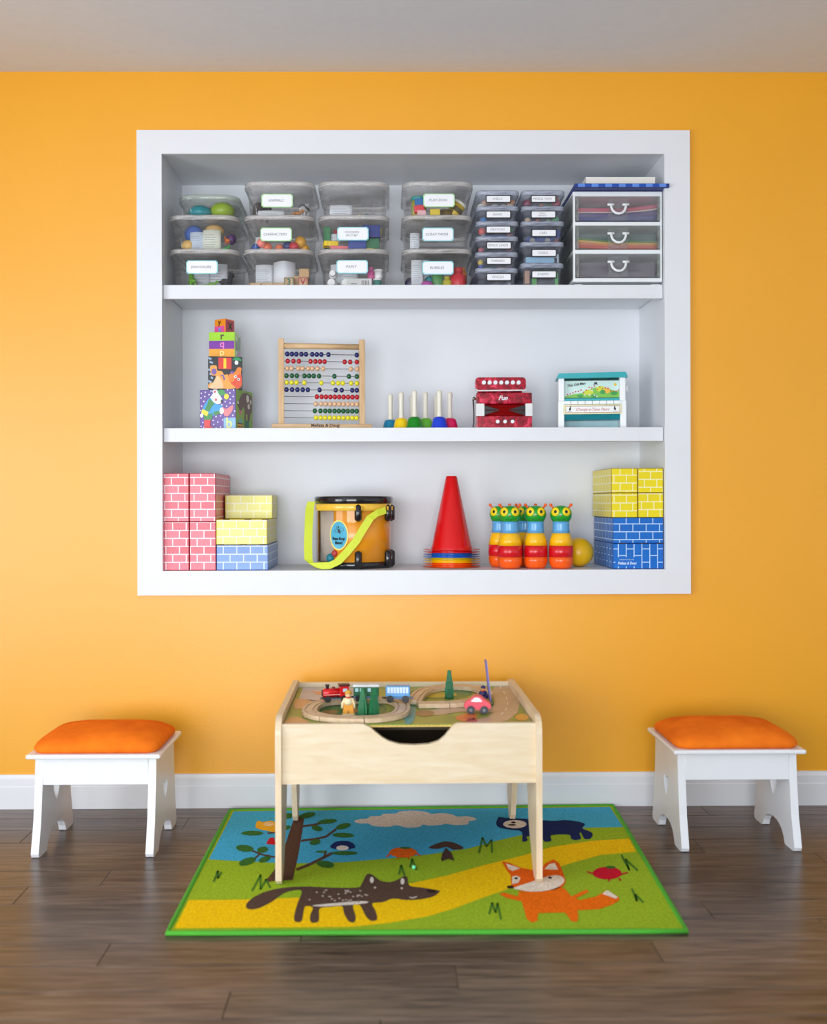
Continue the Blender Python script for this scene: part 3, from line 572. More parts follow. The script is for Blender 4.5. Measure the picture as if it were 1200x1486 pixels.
for i in range(3):
    a, b = bars[i], bars[i+1]; zt, zb = dzz(a[1])-.001, dzz(b[0])+.001; hh = zt-zb
    d_ = part('drawer', MB().span((-dw/2+.010, -.004, zb), (dw/2-.010, -.001, zt), .001, 1).span((-dw/2+.010, -.001, zb), (dw/2-.010, dd-.02, zb+.002)).span((-dw/2+.010, -.001, zb+.002), (-dw/2+.012, dd-.02, zt-.008)).span((dw/2-.012, -.001, zb+.002), (dw/2-.010, dd-.02, zt-.008)), DRAW, t)
    for sx in (-1, 1): part('front_edge', MB().span((sx*(dw/2-.010), -.0055, zb), (sx*(dw/2-.019), -.004, zt), .0005, 1), FROST, d_)
    zc = zb+hh*.62
    hp = [(-.0245, 0), (-.024, -.008), (-.019, -.02), (-.010, -.028), (0, -.0305), (.010, -.028), (.019, -.02), (.024, -.008), (.0245, 0)]
    part('handle', MB().tube([(x*1.0, -.012-.006*math.cos(x/.0245*PI/2), zc+z_) for x, z_ in hp], .0042, 8).tube([(-.036, -.009, zc+.002), (-.014, -.009, zc+.002)], .0042, 8).tube([(.014, -.009, zc+.002), (.036, -.009, zc+.002)], .0042, 8), WPL, d_)
    part('handle_plate', MB().span((-.033, -.0058, zb), (.033, -.0042, zt-.007), .0005, 1), DRAW, d_)
    for nm, rgb, z0, th in papers[i]:
        n = 14; vs = []; fs = []
        for k in range(n+1):
            x = (k/n-.5)*(dw-.032); q = k/n; lift = (.012*max(0, q-.55)**1.5*4 if i == 0 else .020*max(0, .45-q)**1.4*2)*(.4+z0*20)
            for yy in (.004, dd-.04):
                for zz in (z0+zb+.003+lift, z0+zb+.003+lift+th*(1 if i == 0 else (.6+.4*(1-q)))): vs.append((x, yy, zz))
        for k in range(n):
            a_ = 4*k; b_ = a_+4
            fs += [(a_+1, b_+1, b_+3, a_+3), (a_, a_+2, b_+2, b_), (a_, b_, b_+1, a_+1), (a_+2, a_+3, b_+3, b_+2)]
        fs += [(0, 1, 3, 2), (4*n, 4*n+2, 4*n+3, 4*n+1)]
        solo('coloured_paper', MB().add(vs, fs, True), mat(rgb, rough=.8), '%s sheets of paper in the %s drawer of the tower' % (nm, ('top', 'middle')[i]), 'paper', (dcx, Yd, S1), group='coloured paper in the drawers')
solo('dark_folder', MB().box((0, 0, 0), (dw-.034, dd-.06, .052), .002, 1), mat((98, 86, 100), rough=.6), 'dark plum folder filling the bottom drawer of the tower', 'folder', (dcx, Yd+dd/2, S1+dzz(bars[3][0])+.032))
solo('dark_card', MB().box((0, 0, 0), (dw-.034, .004, .05), .001, 1), mat((72, 98, 90), rough=.6), 'dark green card standing behind papers in the middle drawer', 'card', (dcx, Yd+.02, S1+dzz(bars[2][0])+.031))
solo('dark_card', MB().box((0, 0, 0), (dw-.034, .004, .05), .001, 1), mat((105, 118, 128), rough=.6), 'grey card standing behind papers in the top drawer', 'card', (dcx, Yd+.24, S1+dzz(bars[1][0])+.031))
# blue checked board and book on top
zb = dz1+.0015
bx0, bx1 = onY(834, 275, -.03).x, onY(971.5, 275, -.03).x
t = thing('game_board', 'blue checked game board lying on top of the drawer tower', 'board', ((bx0+bx1)/2, -.03, zb))
bw = bx1-bx0; thk = .0125
part('board', MB().span((-bw/2, 0, 0), (bw/2, .30, thk), .0008, 1), mat((28, 52, 130), rough=.5), t)
sq = bw/14
for i in range(13):
    flat('check_print', [rect(-bw/2+sq*(.5+i), .001, -bw/2+sq*(1.5+i), thk-.001)], lambda a, b: (a, -.0006, b), mat((25, 75, 170) if i % 2 else (95, 140, 220), rough=.5), t)
kx0, kx1 = onY(850, 265, .0).x, onY(951, 265, .0).x
t = thing('book', 'white paperback book lying on the blue checked board', 'book', ((kx0+kx1)/2, .0, zb+thk+.0005))
kw = kx1-kx0
part('pages', MB().span((-kw/2+.001, .001, .0015), (kw/2-.001, .17, .0285)), mat((232, 228, 220), rough=.8, var=.05, scale=200, stretch=(1, 1, 30)), t)
part('cover', MB().span((-kw/2, 0, 0), (kw/2, .172, .0015)).span((-kw/2, 0, .0285), (kw/2, .172, .03)).span((-kw/2, .17, .0015), (kw/2, .172, .0285)), mat((240, 240, 238), rough=.5), t)

# ------------------------------------------------------------------ middle shelf: nesting cubes
def cube(px_corner, Yc, z0, s, h, rz, label):
    """nesting cube whose near right corner stands at px_corner"""
    p = onY(px_corner, 600, Yc); c_, s_ = math.cos(rz), math.sin(rz)
    # local near-right corner (s/2,-s/2) -> world
    cx = p.x-(s/2*c_+s/2*s_); cy = Yc-(s/2*s_-s/2*c_)
    t = thing('nesting_cube', label, 'block', (cx, cy, z0), rz, 'nesting cubes stacked as a tower'); t['s'] = s
    return t
FF = lambda s, h: (lambda u, v, k=1: ((u-.5)*s, -s/2-.0003*k, v*h))        # front face, u right, v up
RF = lambda s, h: (lambda u, v, k=1: (s/2+.0003*k, (u-.5)*s, v*h))         # right face
def pr(t, name, polys, face, k, rgb):
    for p_ in ([polys] if len(polys) > 9 else [[q] for q in polys]):
        o = flat(name, p_, lambda u, v: face(u, v, k), mat(rgb, rough=.3, coat=.2), t)
        if len(p_) > 9: o['kind'] = 'stuff'
def art(px0, py0, px1, py1): return lambda pts: [((x-px0)/(px1-px0), (py1-y)/(py1-py0)) for x, y in pts]
K1 = onY(320, 564.5, .05).z-S2; K2 = onY(330, 518, .06).z-S2; K3 = onY(325, 482, .07).z-S2; K4 = onY(325, 461.8, .07).z-S2
s = .134
t = cube(342, .045, S2, s, K1, math.radians(-17), 'largest nesting cube with purple snowy bear print, bottom of the tower')
part('cube_body', MB().box((0, 0, K1/2), (s, s, K1), .0012, 1), mat((92, 55, 150), rough=.3, coat=.2), t)
f = FF(s, K1); a = art(110, 275, 722, 893)
dots = [(140,325),(208,310),(305,293),(272,350),(198,377),(134,398),(182,453),(145,525),(130,595),(588,285),(688,295),(627,337),(680,392),(630,433),(545,467),(628,492),(685,498),(490,515),(568,538),(705,617),(672,682),(470,685),(390,695),(500,748),(340,752),(420,780),(164,780),(350,815),(133,840),(178,858),(466,857),(390,872)]
pr(t, 'snow_print', [a(ell(x, y, 12, 12, 0, 8)) for x, y in dots], f, 1, (235, 230, 245))
pr(t, 'bear_print', [a(smooth([(330,300),(350,275),(395,272),(420,300),(440,345),(470,385),(500,440),(490,480),(430,500),(360,490),(330,450),(290,400),(340,335)]))], f, 2, (245, 243, 240))
pr(t, 'shirt_print', [a(smooth([(290,400),(360,480),(500,530),(470,600),(400,620),(330,690),(180,640),(160,580),(210,480)]))], f, 3, (20, 150, 220))
pr(t, 'scarf_print', [a([(275,410),(370,485),(320,540),(270,620),(200,580),(240,500)]), a([(180,660),(340,640),(320,740),(190,740)]), a([(350,620),(440,600),(470,640),(400,675),(345,660)])], f, 4, (20, 130, 50))
pr(t, 'hat_print', [a(smooth([(418,300),(450,280),(510,280),(560,345),(500,370),(450,360)]))], f, 4, (30, 150, 60))
pr(t, 'pompom_print', [a(ell(570, 390, 42, 44)), a([(160,570),(265,620),(240,690),(140,630)])], f, 5, (240, 215, 20))
pr(t, 'cheek_print', [a(ell(392, 434, 20, 22)), a(ell(372, 310, 18, 18))], f, 6, (225, 90, 120))
pr(t, 'nose_print', [a(ell(488, 460, 16, 28))], f, 6, (25, 22, 28))
pr(t, 'heart_print', [a(smooth([(500,545),(560,580),(640,540),(680,530),(670,610),(600,690),(540,690),(520,640)]))], f, 4, (235, 120, 130))
pr(t, 'paw_print', [a(ell(490, 610, 36, 52)), a(ell(148, 672, 28, 32))], f, 6, (246, 244, 242))
pr(t, 'trousers_print', [a([(192,740),(300,740),(295,840),(360,880),(360,893),(190,893)])], f, 5, (232, 25, 20))
pr(t, 'letter_panel_print', [a(rect(522, 893, 722, 718))], f, 4, (130, 180, 235))
letters('lettering', 'b', .050, FRONT(((615-416)/612*s, -s/2-.0022, (893-805)/618*K1)), mat((225, 230, 150), rough=.4), t, bold=.001)
g = RF(s, K1); b_ = art(722, 270, 1048, 893)
pr(t, 'green_face_print', [rect(0, 0, 1, 1)], g, 1, (128, 168, 40))
pr(t, 'cow_print', [b_(smooth([(780,440),(830,340),(900,295),(980,310),(1030,350),(1035,560),(1000,640),(985,740),(950,740),(945,640),(920,640),(915,740),(885,735),(890,600),(870,520),(850,560),(810,600),(770,540),(750,500)], 2))], g, 2, (92, 55, 42))
pr(t, 'patch_print', [b_(ell(948, 385, 28, 62)), b_(ell(970, 505, 22, 45)), b_(ell(1008, 430, 14, 40)), b_(ell(765, 475, 18, 26))], g, 3, (215, 205, 190))
pr(t, 'muzzle_print', [b_([(775,590),(835,600),(805,675)])], g, 3, (205, 85, 120))
pr(t, 'cake_print', [b_(rect(752, 893, 858, 800))], g, 2, (225, 170, 40))
pr(t, 'cake_stripe_print', [b_(rect(752, 855, 858, 838)), b_(rect(752, 810, 858, 790))], g, 3, (75, 45, 35))
pr(t, 'candle_print', [b_(rect(785, 788, 840, 725))], g, 2, (90, 160, 160))
pr(t, 'boot_print', [b_(rect(885, 893, 975, 735))], g, 3, (15, 105, 75))
s2 = 48.5*mpp(.06); h2_ = K2-K1
t = cube(351.6, .06, S2+K1, s2, h2_, math.radians(8), 'black nesting cube with orange bear print, second from bottom of the tower')
part('cube_body', MB().box((0, 0, h2_/2), (s2, s2, h2_), .001, 1), mat((24, 22, 26), rough=.3, coat=.2), t)
f = FF(s2, h2_); a = art(312, 745, 835, 1268)
pr(t, 'sky_streak_print', [a(stroke([(312+20*(i % 3), 770+62*i), (360+25*(i % 2), 790+62*i)], 30)) for i in range(7)], f, 1, (150, 175, 205))
pr(t, 'gift_print', [a(rect(468, 945, 668, 762))], f, 1, (225, 45, 30))
pr(t, 'ribbon_print', [a(rect(548, 935, 590, 770))], f, 2, (245, 205, 20))
pr(t, 'umbrella_print', [a(smooth([(685,800),(720,760),(770,752),(810,775),(825,812),(760,800)], 2))], f, 1, (20, 150, 80))
pr(t, 'egg_print', [a(ell(747, 840, 28, 36))], f, 1, (238, 238, 240))
pr(t, 'bear_print', [a(smooth([(350,900),(440,895),(450,970),(520,980),(560,1040),(610,1030),(640,1100),(720,1130),(740,1200),(700,1260),(520,1262),(320,1255),(330,1180),(390,1160),(430,1060),(370,1050),(345,980)]))], f, 2, (245, 165, 60))
pr(t, 'belly_print', [a(smooth([(390,1160),(450,1060),(500,1100),(540,1200),(520,1258),(330,1255)]))], f, 3, (246, 200, 150))
pr(t, 'bear_head_print', [a(smooth([(620,1060),(650,1020),(700,1010),(740,960),(770,915),(825,930),(815,1000),(828,1100),(820,1220),(740,1262),(720,1200),(640,1150)]))], f, 3, (240, 130, 25))
pr(t, 'bear_cheek_print', [a(smooth([(760,1040),(820,1040),(828,1160),(800,1240),(740,1240),(650,1160),(700,1140)]))], f, 4, (228, 70, 25))
pr(t, 'eye_print', [a(ell(732, 1066, 24, 24)), a(ell(778, 1110, 22, 22))], f, 5, (240, 235, 230))
pr(t, 'pupil_print', [a(ell(735, 1066, 10, 10)), a(ell(776, 1110, 12, 12))], f, 6, (40, 30, 30))
pr(t, 'paw_print', [a(ell(400, 990, 40, 50)), a(stroke([(505,1055),(540,1040),(560,1120)], 24)), a(ell(680, 1000, 28, 20))], f, 5, (125, 90, 170))
s3 = 38.3*mpp(.07); h3_ = K3-K2
t = cube(341.5, .068, S2+K2, s3, h3_, math.radians(-3.5), 'nesting cube with green, purple and orange letter bands, second from top')
part('cube_body', MB().box((0, 0, h3_/2), (s3, s3, h3_), .001, 1), mat((150, 195, 60), rough=.25, coat=.3), t)
f = FF(s3, h3_)
pr(t, 'band_print', [rect(0, .66, .97, 1)], f, 1, (160, 215, 20)); pr(t, 'band_print', [rect(0, .34, .97, .66)], f, 1, (125, 40, 160)); pr(t, 'band_print', [rect(0, 0, .97, .34)], f, 1, (245, 165, 40))
for ch, v, rgb in (('r', .84, (80, 50, 25)), ('q', .53, (235, 130, 200)), ('p', .2, (250, 225, 140))): letters('lettering', ch, .034, FRONT((0, -s3/2-.0012, h3_*v)), mat(rgb, rough=.4), t, bold=.0006)
g = RF(s3, h3_)
pr(t, 'figure_print', [ell(.2, .78, .1, .14), ell(.25, .2, .12, .2)], g, 1, (225, 225, 230)); pr(t, 'figure_print', [rect(.05, .3, .4, .66)], g, 1, (110, 115, 125)); pr(t, 'figure_print', [rect(.5, .05, .95, .34)], g, 1, (200, 130, 180)); pr(t, 'figure_print', [rect(.5, .4, .95, .9)], g, 1, (90, 140, 100))
s4 = .0475; h4_ = K4-K3
t = cube(327.4, .075, S2+K3, s4, h4_, math.radians(-31), 'smallest orange and pink letter cube at the top of the tower')
part('cube_body', MB().box((0, 0, h4_/2), (s4, s4, h4_), .0008, 1), mat((240, 145, 25), rough=.3, coat=.2), t)
f = FF(s4, h4_); g = RF(s4, h4_)
pr(t, 'band_print', [rect(0, 0, .9, .5)], f, 1, (225, 80, 150)); pr(t, 'band_print', [rect(.02, .0, .95, .93)], g, 1, (190, 75, 95))
letters('lettering', 'y', .026, FRONT((-.002, -s4/2-.001, h4_*.78)), mat((70, 40, 20)), t, bold=.0005); letters('lettering', 'z', .022, FRONT((-.001, -s4/2-.001, h4_*.27)), mat((70, 150, 225)), t, bold=.0008)
letters('lettering', 'X', .030, faceM((s4/2+.001, 0, h4_*.48), (0, 1, 0), (0, 0, 1)), mat((25, 75, 40)), t, bold=.001)

# ------------------------------------------------------------------ abacus
AB = wood((226, 192, 148), (200, 160, 112), 'abacus maple', (10, 10, 1.2), rough=.45)
ABX = wood((226, 192, 148), (205, 166, 118), 'abacus maple lengthwise', (1.2, 10, 10), rough=.45)
Ya = .085; rz = math.radians(6)
pL = onY(404, 600, Ya); k = mpp(Ya); aw = 124.5*k/math.cos(rz)*1.008
t = thing('abacus', 'wooden abacus frame with ten rows of coloured beads on lower shelf', 'abacus', (pL.x, Ya, S2), rz)
az = lambda py: onY(405, py, Ya).z-S2
pw = 8.4*k
part('post', MB().box((pw/2, .012, (az(492)+.012)/2+.003), (pw, .022, az(492)-.012), .002), AB, t); part('post', MB().box((aw-pw/2, .012, (az(492)+.012)/2+.003), (pw, .022, az(492)-.012), .002), AB, t)
part('base_bar', MB().box((aw/2, .012, az(615)/2), (146*k, .05, az(615)), .003), ABX, t)
part('top_dowel', MB().tube([(pw-.002, .012, az(501)), (aw-pw+.002, .012, az(501))], 4.2*k, 14), ABX, t)
lb = letters('lettering', 'Melissa & Doug', .0155, FRONT((aw/2+.01, -.0135, az(617.5))), mat((70, 50, 35)), t, shear=.1, bold=.0004)
rows = [(246, (28, 34, 100), [237,287,335,390,439,507,556,605,682,990]), (323, (185, 18, 35), [242,303,363,488,540,590,640,858,918,990]), (402, (226, 180, 138), [237,284,356,402,463,508,563,624,925,992]),
        (483, (8, 88, 48), [228,287,340,422,472,522,580,746,904,990]), (558, (232, 222, 40), [230,284,336,420,604,730,788,838,928,990]), (635, (30, 34, 100), [228,288,345,403,458,585,760,826,940,990]),
        (710, (190, 18, 35), [556,606,654,702,750,798,846,894,942,990]), (788, (228, 184, 142), [543,600,650,700,748,796,844,893,942,990]), (865, (8, 92, 50), [533,594,646,695,746,794,842,890,940,988]), (940, (236, 224, 36), [546,596,644,695,746,794,842,892,940,986])]
STEEL = mat((120, 112, 110), rough=.3, metal=.9)
rod = MB().tube([(pw-.001, .012, 0), (aw-pw+.001, .012, 0)], .0011, 6).mesh('rod', STEEL)
for zy, rgb, xs in rows:
    zr = az(480+zy/7.5)
    o = link('rod', rod, t); o.location = (0, 0, zr)
    bme = MB().lathe([(.0035, -.0073), (.0066, -.0058), (.0083, -.003), (.0088, 0), (.0083, .003), (.0066, .0058), (.0035, .0073)], 14).mesh('bead', mat(rgb, rough=.25, coat=.3)); bme.transform(Matrix.Rotation(PI/2, 4, 'Y'))
    for x in xs:
        q = (x-203)/(1015-203); o = link('bead', bme, t); o.location = (pw+q*(aw-2*pw), .012, zr)

# ------------------------------------------------------------------ hand bells
HAND = mat((232, 226, 210), rough=.4, var=.02)
def bell(px, Y, rgb, label):
    t = thing('hand_bell', label, 'bell', (onY(px, 600, Y).x, Y, S2), 0, 'hand bells on the lower shelf')
    part('cup', MB().lathe([(.0318, 0), (.0318, .003), (.0285, .007), (.0262, .013), (.0225, .030), (.0195, .037), (.0135, .040), (.003, .0405)], 28), mat(rgb, rough=.3, coat=.2), t)
    part('handle', MB().lathe([(.0095, .039), (.0093, .045), (.0080, .060), (.0078, .085), (.0086, .110), (.0094, .122), (.0088, .127), (.0060, .1305), (.001, .1315)], 18), HAND, t)
bell(601.5, .06, (0, 130, 20), 'green hand bell with cream handle, nearest of the left pair')
bell(637.5, .058, (15, 60, 205), 'royal blue hand bell with cream handle, right of the green one')
bell(582.3, .115, (250, 210, 0), 'yellow hand bell with cream handle')
bell(617.5, .12, (105, 190, 55), 'light green hand bell between the green and blue bells')
bell(652.8, .115, (225, 10, 90), 'crimson hand bell at the right end of the bells')
bell(566.5, .175, (0, 125, 165), 'teal hand bell at the left end of the bells')
bell(597.5, .235, (150, 60, 160), 'hand bell hidden behind the green one, only its handle showing')
bell(633.0, .235, (230, 120, 30), 'hand bell hidden behind the blue one, only its handle showing')

# ------------------------------------------------------------------ toy accordion
Yc = .06; k = mpp(Yc); aL, aR = onY(691.2, 600, Yc).x, onY(772.3, 600, Yc).x; w_ = aR-aL
def pearl():
    m = mat((190, 12, 45), rough=.12, var=0, coat=.5, key='red pearl celluloid'); nt = m.node_tree; nz = nt.nodes['Noise Texture']; nz.inputs['Scale'].default_value = 42; nz.inputs['Detail'].default_value = 2; nz.inputs['Distortion'].default_value = 1.2
    cr = nt.nodes['Color Ramp'].color_ramp; cr.elements[0].color = L3((120, 4, 28)); cr.elements[0].position = .38; cr.elements[1].color = L3((240, 70, 105)); cr.elements[1].position = .72
    e = cr.elements.new(.55); e.color = L3((185, 12, 45)); return m
PEARL = pearl(); az = lambda py: onY(730, py, Yc).z-S2
t = thing('toy_accordion', 'red pearl toy accordion with white buttons on the lower shelf', 'accordion', ((aL+aR)/2, Yc, S2))
part('lower_case', MB().span((-w_/2, 0, 0), (w_/2, .13, az(603.5)), .003), PEARL, t); part('upper_case', MB().span((-w_/2, 0, az(586)), (w_/2, .13, az(569.5)), .004), PEARL, t)
zb0, zb1 = az(603.5), az(586); n = 5
for i in range(n):
    za = zb0+(zb1-zb0)*i/n; zc = zb0+(zb1-zb0)*(i+1)/n; zm = (za+zc)/2
    mb = MB(); hw, y0, y1 = w_/2-.004, .012, .125; e = .009
    vs = [];
    for z, q in ((za, e), (zm, 0), (zc, e)): vs += [(-hw+q, y0+q, z), (hw-q, y0+q, z), (hw-q, y1-q, z), (-hw+q, y1-q, z)]
    fs = [(0, 1, 5, 4), (1, 2, 6, 5), (2, 3, 7, 6), (3, 0, 4, 7), (4, 5, 9, 8), (5, 6, 10, 9), (6, 7, 11, 10), (7, 4, 8, 11)]
    mb.add(vs, fs); part('bellows_fold', mb, mat((170, 18, 20), rough=.45), t)
for sg in (-1, 1):
    for v0, v1 in ((.95, .53), (.05, .47)):
        zt_, zm_ = zb0+(zb1-zb0)*v0, zb0+(zb1-zb0)*v1; x0_, x1_ = sg*(w_/2-.02), sg*w_*.08
        part('bellows_corner', MB().prism([(x0_, zt_), (x0_, zm_), (x1_, zm_)], .0085, .0115, lambda a, b, h: (a, h, b)), BLACK, t)  # black triangles tapering inwards from the corners of the bellows
WST = mat((228, 230, 228), rough=.6)
part('strap_corner', MB().span((-w_/2-.001, -.002, zb0-.001), (-w_/2+.0275, .03, zb1+.001), .001, 1), WST, t); part('strap_corner', MB().span((w_/2-.0225, -.002, zb0-.001), (w_/2+.001, .03, zb1+.001), .001, 1), WST, t)
kw0, kw1 = onY(690, 560, Yc).x-t.location.x, onY(763.3, 560, Yc).x-t.location.x
kb = part('keyboard', MB().prism([(x+(kw0+kw1)/2, z+(az(547.2)+az(566))/2) for x, z in rrect(kw1-kw0, az(547.2)-az(566), .012)], 0, .035, lambda a, b, h: (a, h+.004, b)), PEARL, t)
part('keyboard_support', MB().span((kw0+.01, .03, az(570)), (kw1-.01, .06, az(555))), PEARL, t)
part('white_edge', MB().tube([(kw0+.002, .001, az(564.5)), (kw0+.008, -.001, az(567)), (kw1-.002, -.001, az(566.4)), (kw1+.004, .0, az(565.6))], .0024, 8), WST, t)
BTN = mat((232, 236, 240), rough=.25)
for i in range(7): part('button', MB().prism(ell(onY(702+8.4*i, 555.5, Yc).x-t.location.x, az(555.2), .0068, .0068, 0, 16), -.004, .004, lambda a, b, h: (a, h, b)), BTN, kb)
for i in range(3): part('button', MB().prism(ell(onY(722+10.8*i, 612, Yc).x-t.location.x, az(611.8), .0062, .0062, 0, 16), -.004, .001, lambda a, b, h: (a, h, b)), BTN, t)
letters('lettering', 'Fun', .021, FRONT((onY(729.5, 578, Yc).x-t.location.x, -.001, az(577.8))), BTN, t, shear=.4, bold=.0006)
part('hand_strap', MB().tube([(-w_/2-.004, .03, az(575)), (-w_/2-.008, .03, az(578)), (-w_/2-.006, .03, az(596)), (-w_/2-.006, .03, az(612)), (-w_/2-.009, .03, az(618)), (-w_/2-.005, .03, .003)], [.0035, .003, .0022, .0022, .002, .002], 8), mat((50, 42, 40), rough=.5), t)
part('strap_stud', MB().tube([(-w_/2, .03, az(577.5)), (-w_/2-.010, .03, az(577.5))], .004, 10), mat((150, 145, 130), rough=.3, metal=.8), t)

# ------------------------------------------------------------------ toy piano
Yp = .075; k = mpp(Yp); rz = math.radians(-6); pl_ = onY(808.5, 600, Yp+.012); pw_ = 101*k
t = thing('toy_piano', 'white and teal music toy piano at right of the lower shelf', 'toy piano', (pl_.x+pw_/2*math.cos(rz), Yp, S2), rz)
TEAL, PW_ = mat((10, 165, 172), rough=.35), mat((240, 242, 244), rough=.35, var=.01)
az = lambda py: onY(858, py, Yp).z-S2
xx = lambda px: (px-858.5)*k
for sg in (-1, 1):
    part('side_cheek', MB().span((sg*pw_/2*.97, 0, 0), (sg*(pw_/2*.97-.021), .09, az(581)), .003), PW_, t)
    part('side_cheek', MB().span((sg*pw_/2*.955, .008, az(581.5)), (sg*(pw_/2*.955-.020), .085, az(547)), .003), PW_, t)
part('roof', MB().prism([(-pw_/2, az(548.5)), (pw_/2, az(547.8)), (pw_/2, az(546)), (pw_/2-.006, az(540.2)), (-pw_/2+.006, az(541.2)), (-pw_/2, az(546.5))], -.002, .092, lambda a, b, h: (a, h, b)), TEAL, t)
part('back_panel', MB().span((-pw_/2+.02, .075, 0), (pw_/2-.02, .082, az(547))), mat((185, 222, 228), rough=.5), t)
pic = part('picture_panel', MB().span((-pw_/2+.022, .03, az(576.5)), (pw_/2-.022, .034, az(549.5))), mat((205, 232, 226), rough=.3), t)
X0, X1 = -pw_/2+.022, pw_/2-.022; Z0, Z1 = az(576.5), az(549.5)
pf = lambda u, v, kk=1: (X0+u*(X1-X0), .030-.0003*kk, Z0+v*(Z1-Z0))
def pp(name, polys, kk, rgb):
    for p_ in ([polys] if len(polys) > 6 else [[q] for q in polys]):
        o = flat(name, p_, lambda u, v: pf(u, v, kk), mat(rgb, rough=.35), pic)
        if len(p_) > 6: o['kind'] = 'stuff'
pp('dark_edge_print', [rect(0, .94, 1, 1), rect(0, 0, 1, .03)], 1, (15, 60, 65))
pp('meadow_print', [smooth([(0, .03), (1, .03), (1, .35), (.9, .4), (.8, .5), (.65, .62), (.5, .5), (.35, .3), (.18, .22), (.05, .12)], 2)], 1, (120, 190, 60))
pp('bush_print', [ell(.66, .5, .08, .16), ell(.45, .32, .09, .14)], 2, (205, 215, 40)); pp('bush_print', [ell(.7, .33, .05, .12), ell(.9, .25, .06, .1), ell(.3, .12, .06, .08), ell(.55, .12, .06, .08)], 3, (35, 150, 60)); pp('bush_print', [ell(.78, .4, .05, .15)], 3, (240, 180, 50))
random.seed(5)
pp('flower_print', [ell(.08+.9*i/19, .12+.62*(1-abs(.62-i/19)*1.35)*random.uniform(.55, 1.05), .014, .04, 0, 8) for i in range(20)], 4, (205, 50, 40))
pp('flower_print', [ell(.34+.3*i/7, .1+.5*random.random(), .016, .035, 0, 8) for i in range(7)], 4, (240, 235, 225)); pp('flower_print', [ell(.92, .72, .025, .09, 0, 8)], 4, (235, 190, 50)); pp('hat_print', [rect(.55, .78, .6, .86), rect(.535, .74, .615, .78)], 4, (25, 25, 30))
letters('lettering', 'This Old Man', .0115, Matrix.Translation((X0+.23*(X1-X0), .0285, Z0+.74*(Z1-Z0))) @ Matrix.Rotation(.14, 4, 'Y').inverted() @ FRONT((0, 0, 0)), INK, pic, shear=.3, bold=.0002)
part('music_ledge', MB().span((X0, .012, az(582)), (X1, .032, az(577.3)), .001, 1), TEAL, t)
kbd = part('key_bed', MB().span((X0, .006, az(588)), (X1, .05, az(582.5))), TEAL, t)
for i in range(8):
    a_ = X0+(X1-X0)*i/8; part('key', MB().span((a_+.0006, -.004, az(586.5)), (a_+(X1-X0)/8-.0006, .03, az(581.8)), .0008, 1), PW_, kbd)
pan = part('name_panel', MB().span((X0-.001, -.003, az(601)), (X1+.002, .006, az(587)), .001, 1), mat((228, 225, 180), rough=.4), t)
part('name_plate', MB().span((X0+.006, -.0042, az(599)), (X1-.004, -.003, az(589))), mat((240, 240, 238), rough=.4), pan)
flat('plate_border', [rect(X0+.006, az(599), X1-.004, az(598.4)), rect(X0+.006, az(589.6), X1-.004, az(589)), rect(X0+.006, az(599), X0+.0072, az(589)), rect(X1-.0052, az(599), X1-.004, az(589))], lambda a, b: (a, -.0045, b), mat((150, 85, 50)), pan)
letters('lettering', 'Change-a-Tune Piano', .0135, FRONT(((X0+X1)/2, -.0046, az(594.2))), mat((195, 90, 90)), pan, shear=.3, width=(X1-X0)*.58)
for sg in (-1, 1): flat('mouse_print', [ell((X0+X1)/2+sg*(X1-X0)*.39, az(593.5), .0035, .0055, sg*20, 10), ell((X0+X1)/2+sg*(X1-X0)*.385, az(590.5), .0022, .0022, 0, 8), stroke([((X0+X1)/2+sg*(X1-X0)*.36, az(597)), ((X0+X1)/2+sg*(X1-X0)*.43, az(597.5))], .001)], lambda a, b: (a, -.0047, b), INK, pan)
part('under_ledge', MB().prism([(.004, az(601)), (.06, az(601)), (.06, az(608.5)), (.012, az(608.5))], X0, X1, lambda a, b, h: (h, a, b)), mat((5, 125, 138), rough=.35), t)
part('crank_knob', MB().tube([(pw_/2-.003, .04, az(563)), (pw_/2+.005, .04, az(563))], .013, 14), PW_, t)

# ------------------------------------------------------------------ bottom shelf: cardboard brick blocks
def brick_mat(base, b2, mortar, key, bw=.045, rh=.0265, ms=.0016):
    if key in MATS: return MATS[key]
    m = bpy.data.materials.new(key); m.use_nodes = True; nt = m.node_tree; b = nt.nodes['Principled BSDF']
    uv = nt.nodes.new('ShaderNodeUVMap'); br = nt.nodes.new('ShaderNodeTexBrick'); nz = nt.nodes.new('ShaderNodeTexNoise'); nz.inputs['Scale'].default_value = 60
    nt.links.new(uv.outputs[0], br.inputs['Vector']); nt.links.new(uv.outputs[0], nz.inputs[0])
    br.inputs['Color1'].default_value = L3(base); br.inputs['Color2'].default_value = L3(b2); br.inputs['Mortar'].default_value = L3(mortar)
    br.inputs['Scale'].default_value = 1; br.inputs['Brick Width'].default_value = bw; br.inputs['Row Height'].default_value = rh; br.inputs['Mortar Size'].default_value = ms; br.inputs['Mortar Smooth'].default_value = .1
    nt.links.new(br.outputs[0], b.inputs['Base Color']); b.inputs['Roughness'].default_value = .32
    MATS[key] = m; return m
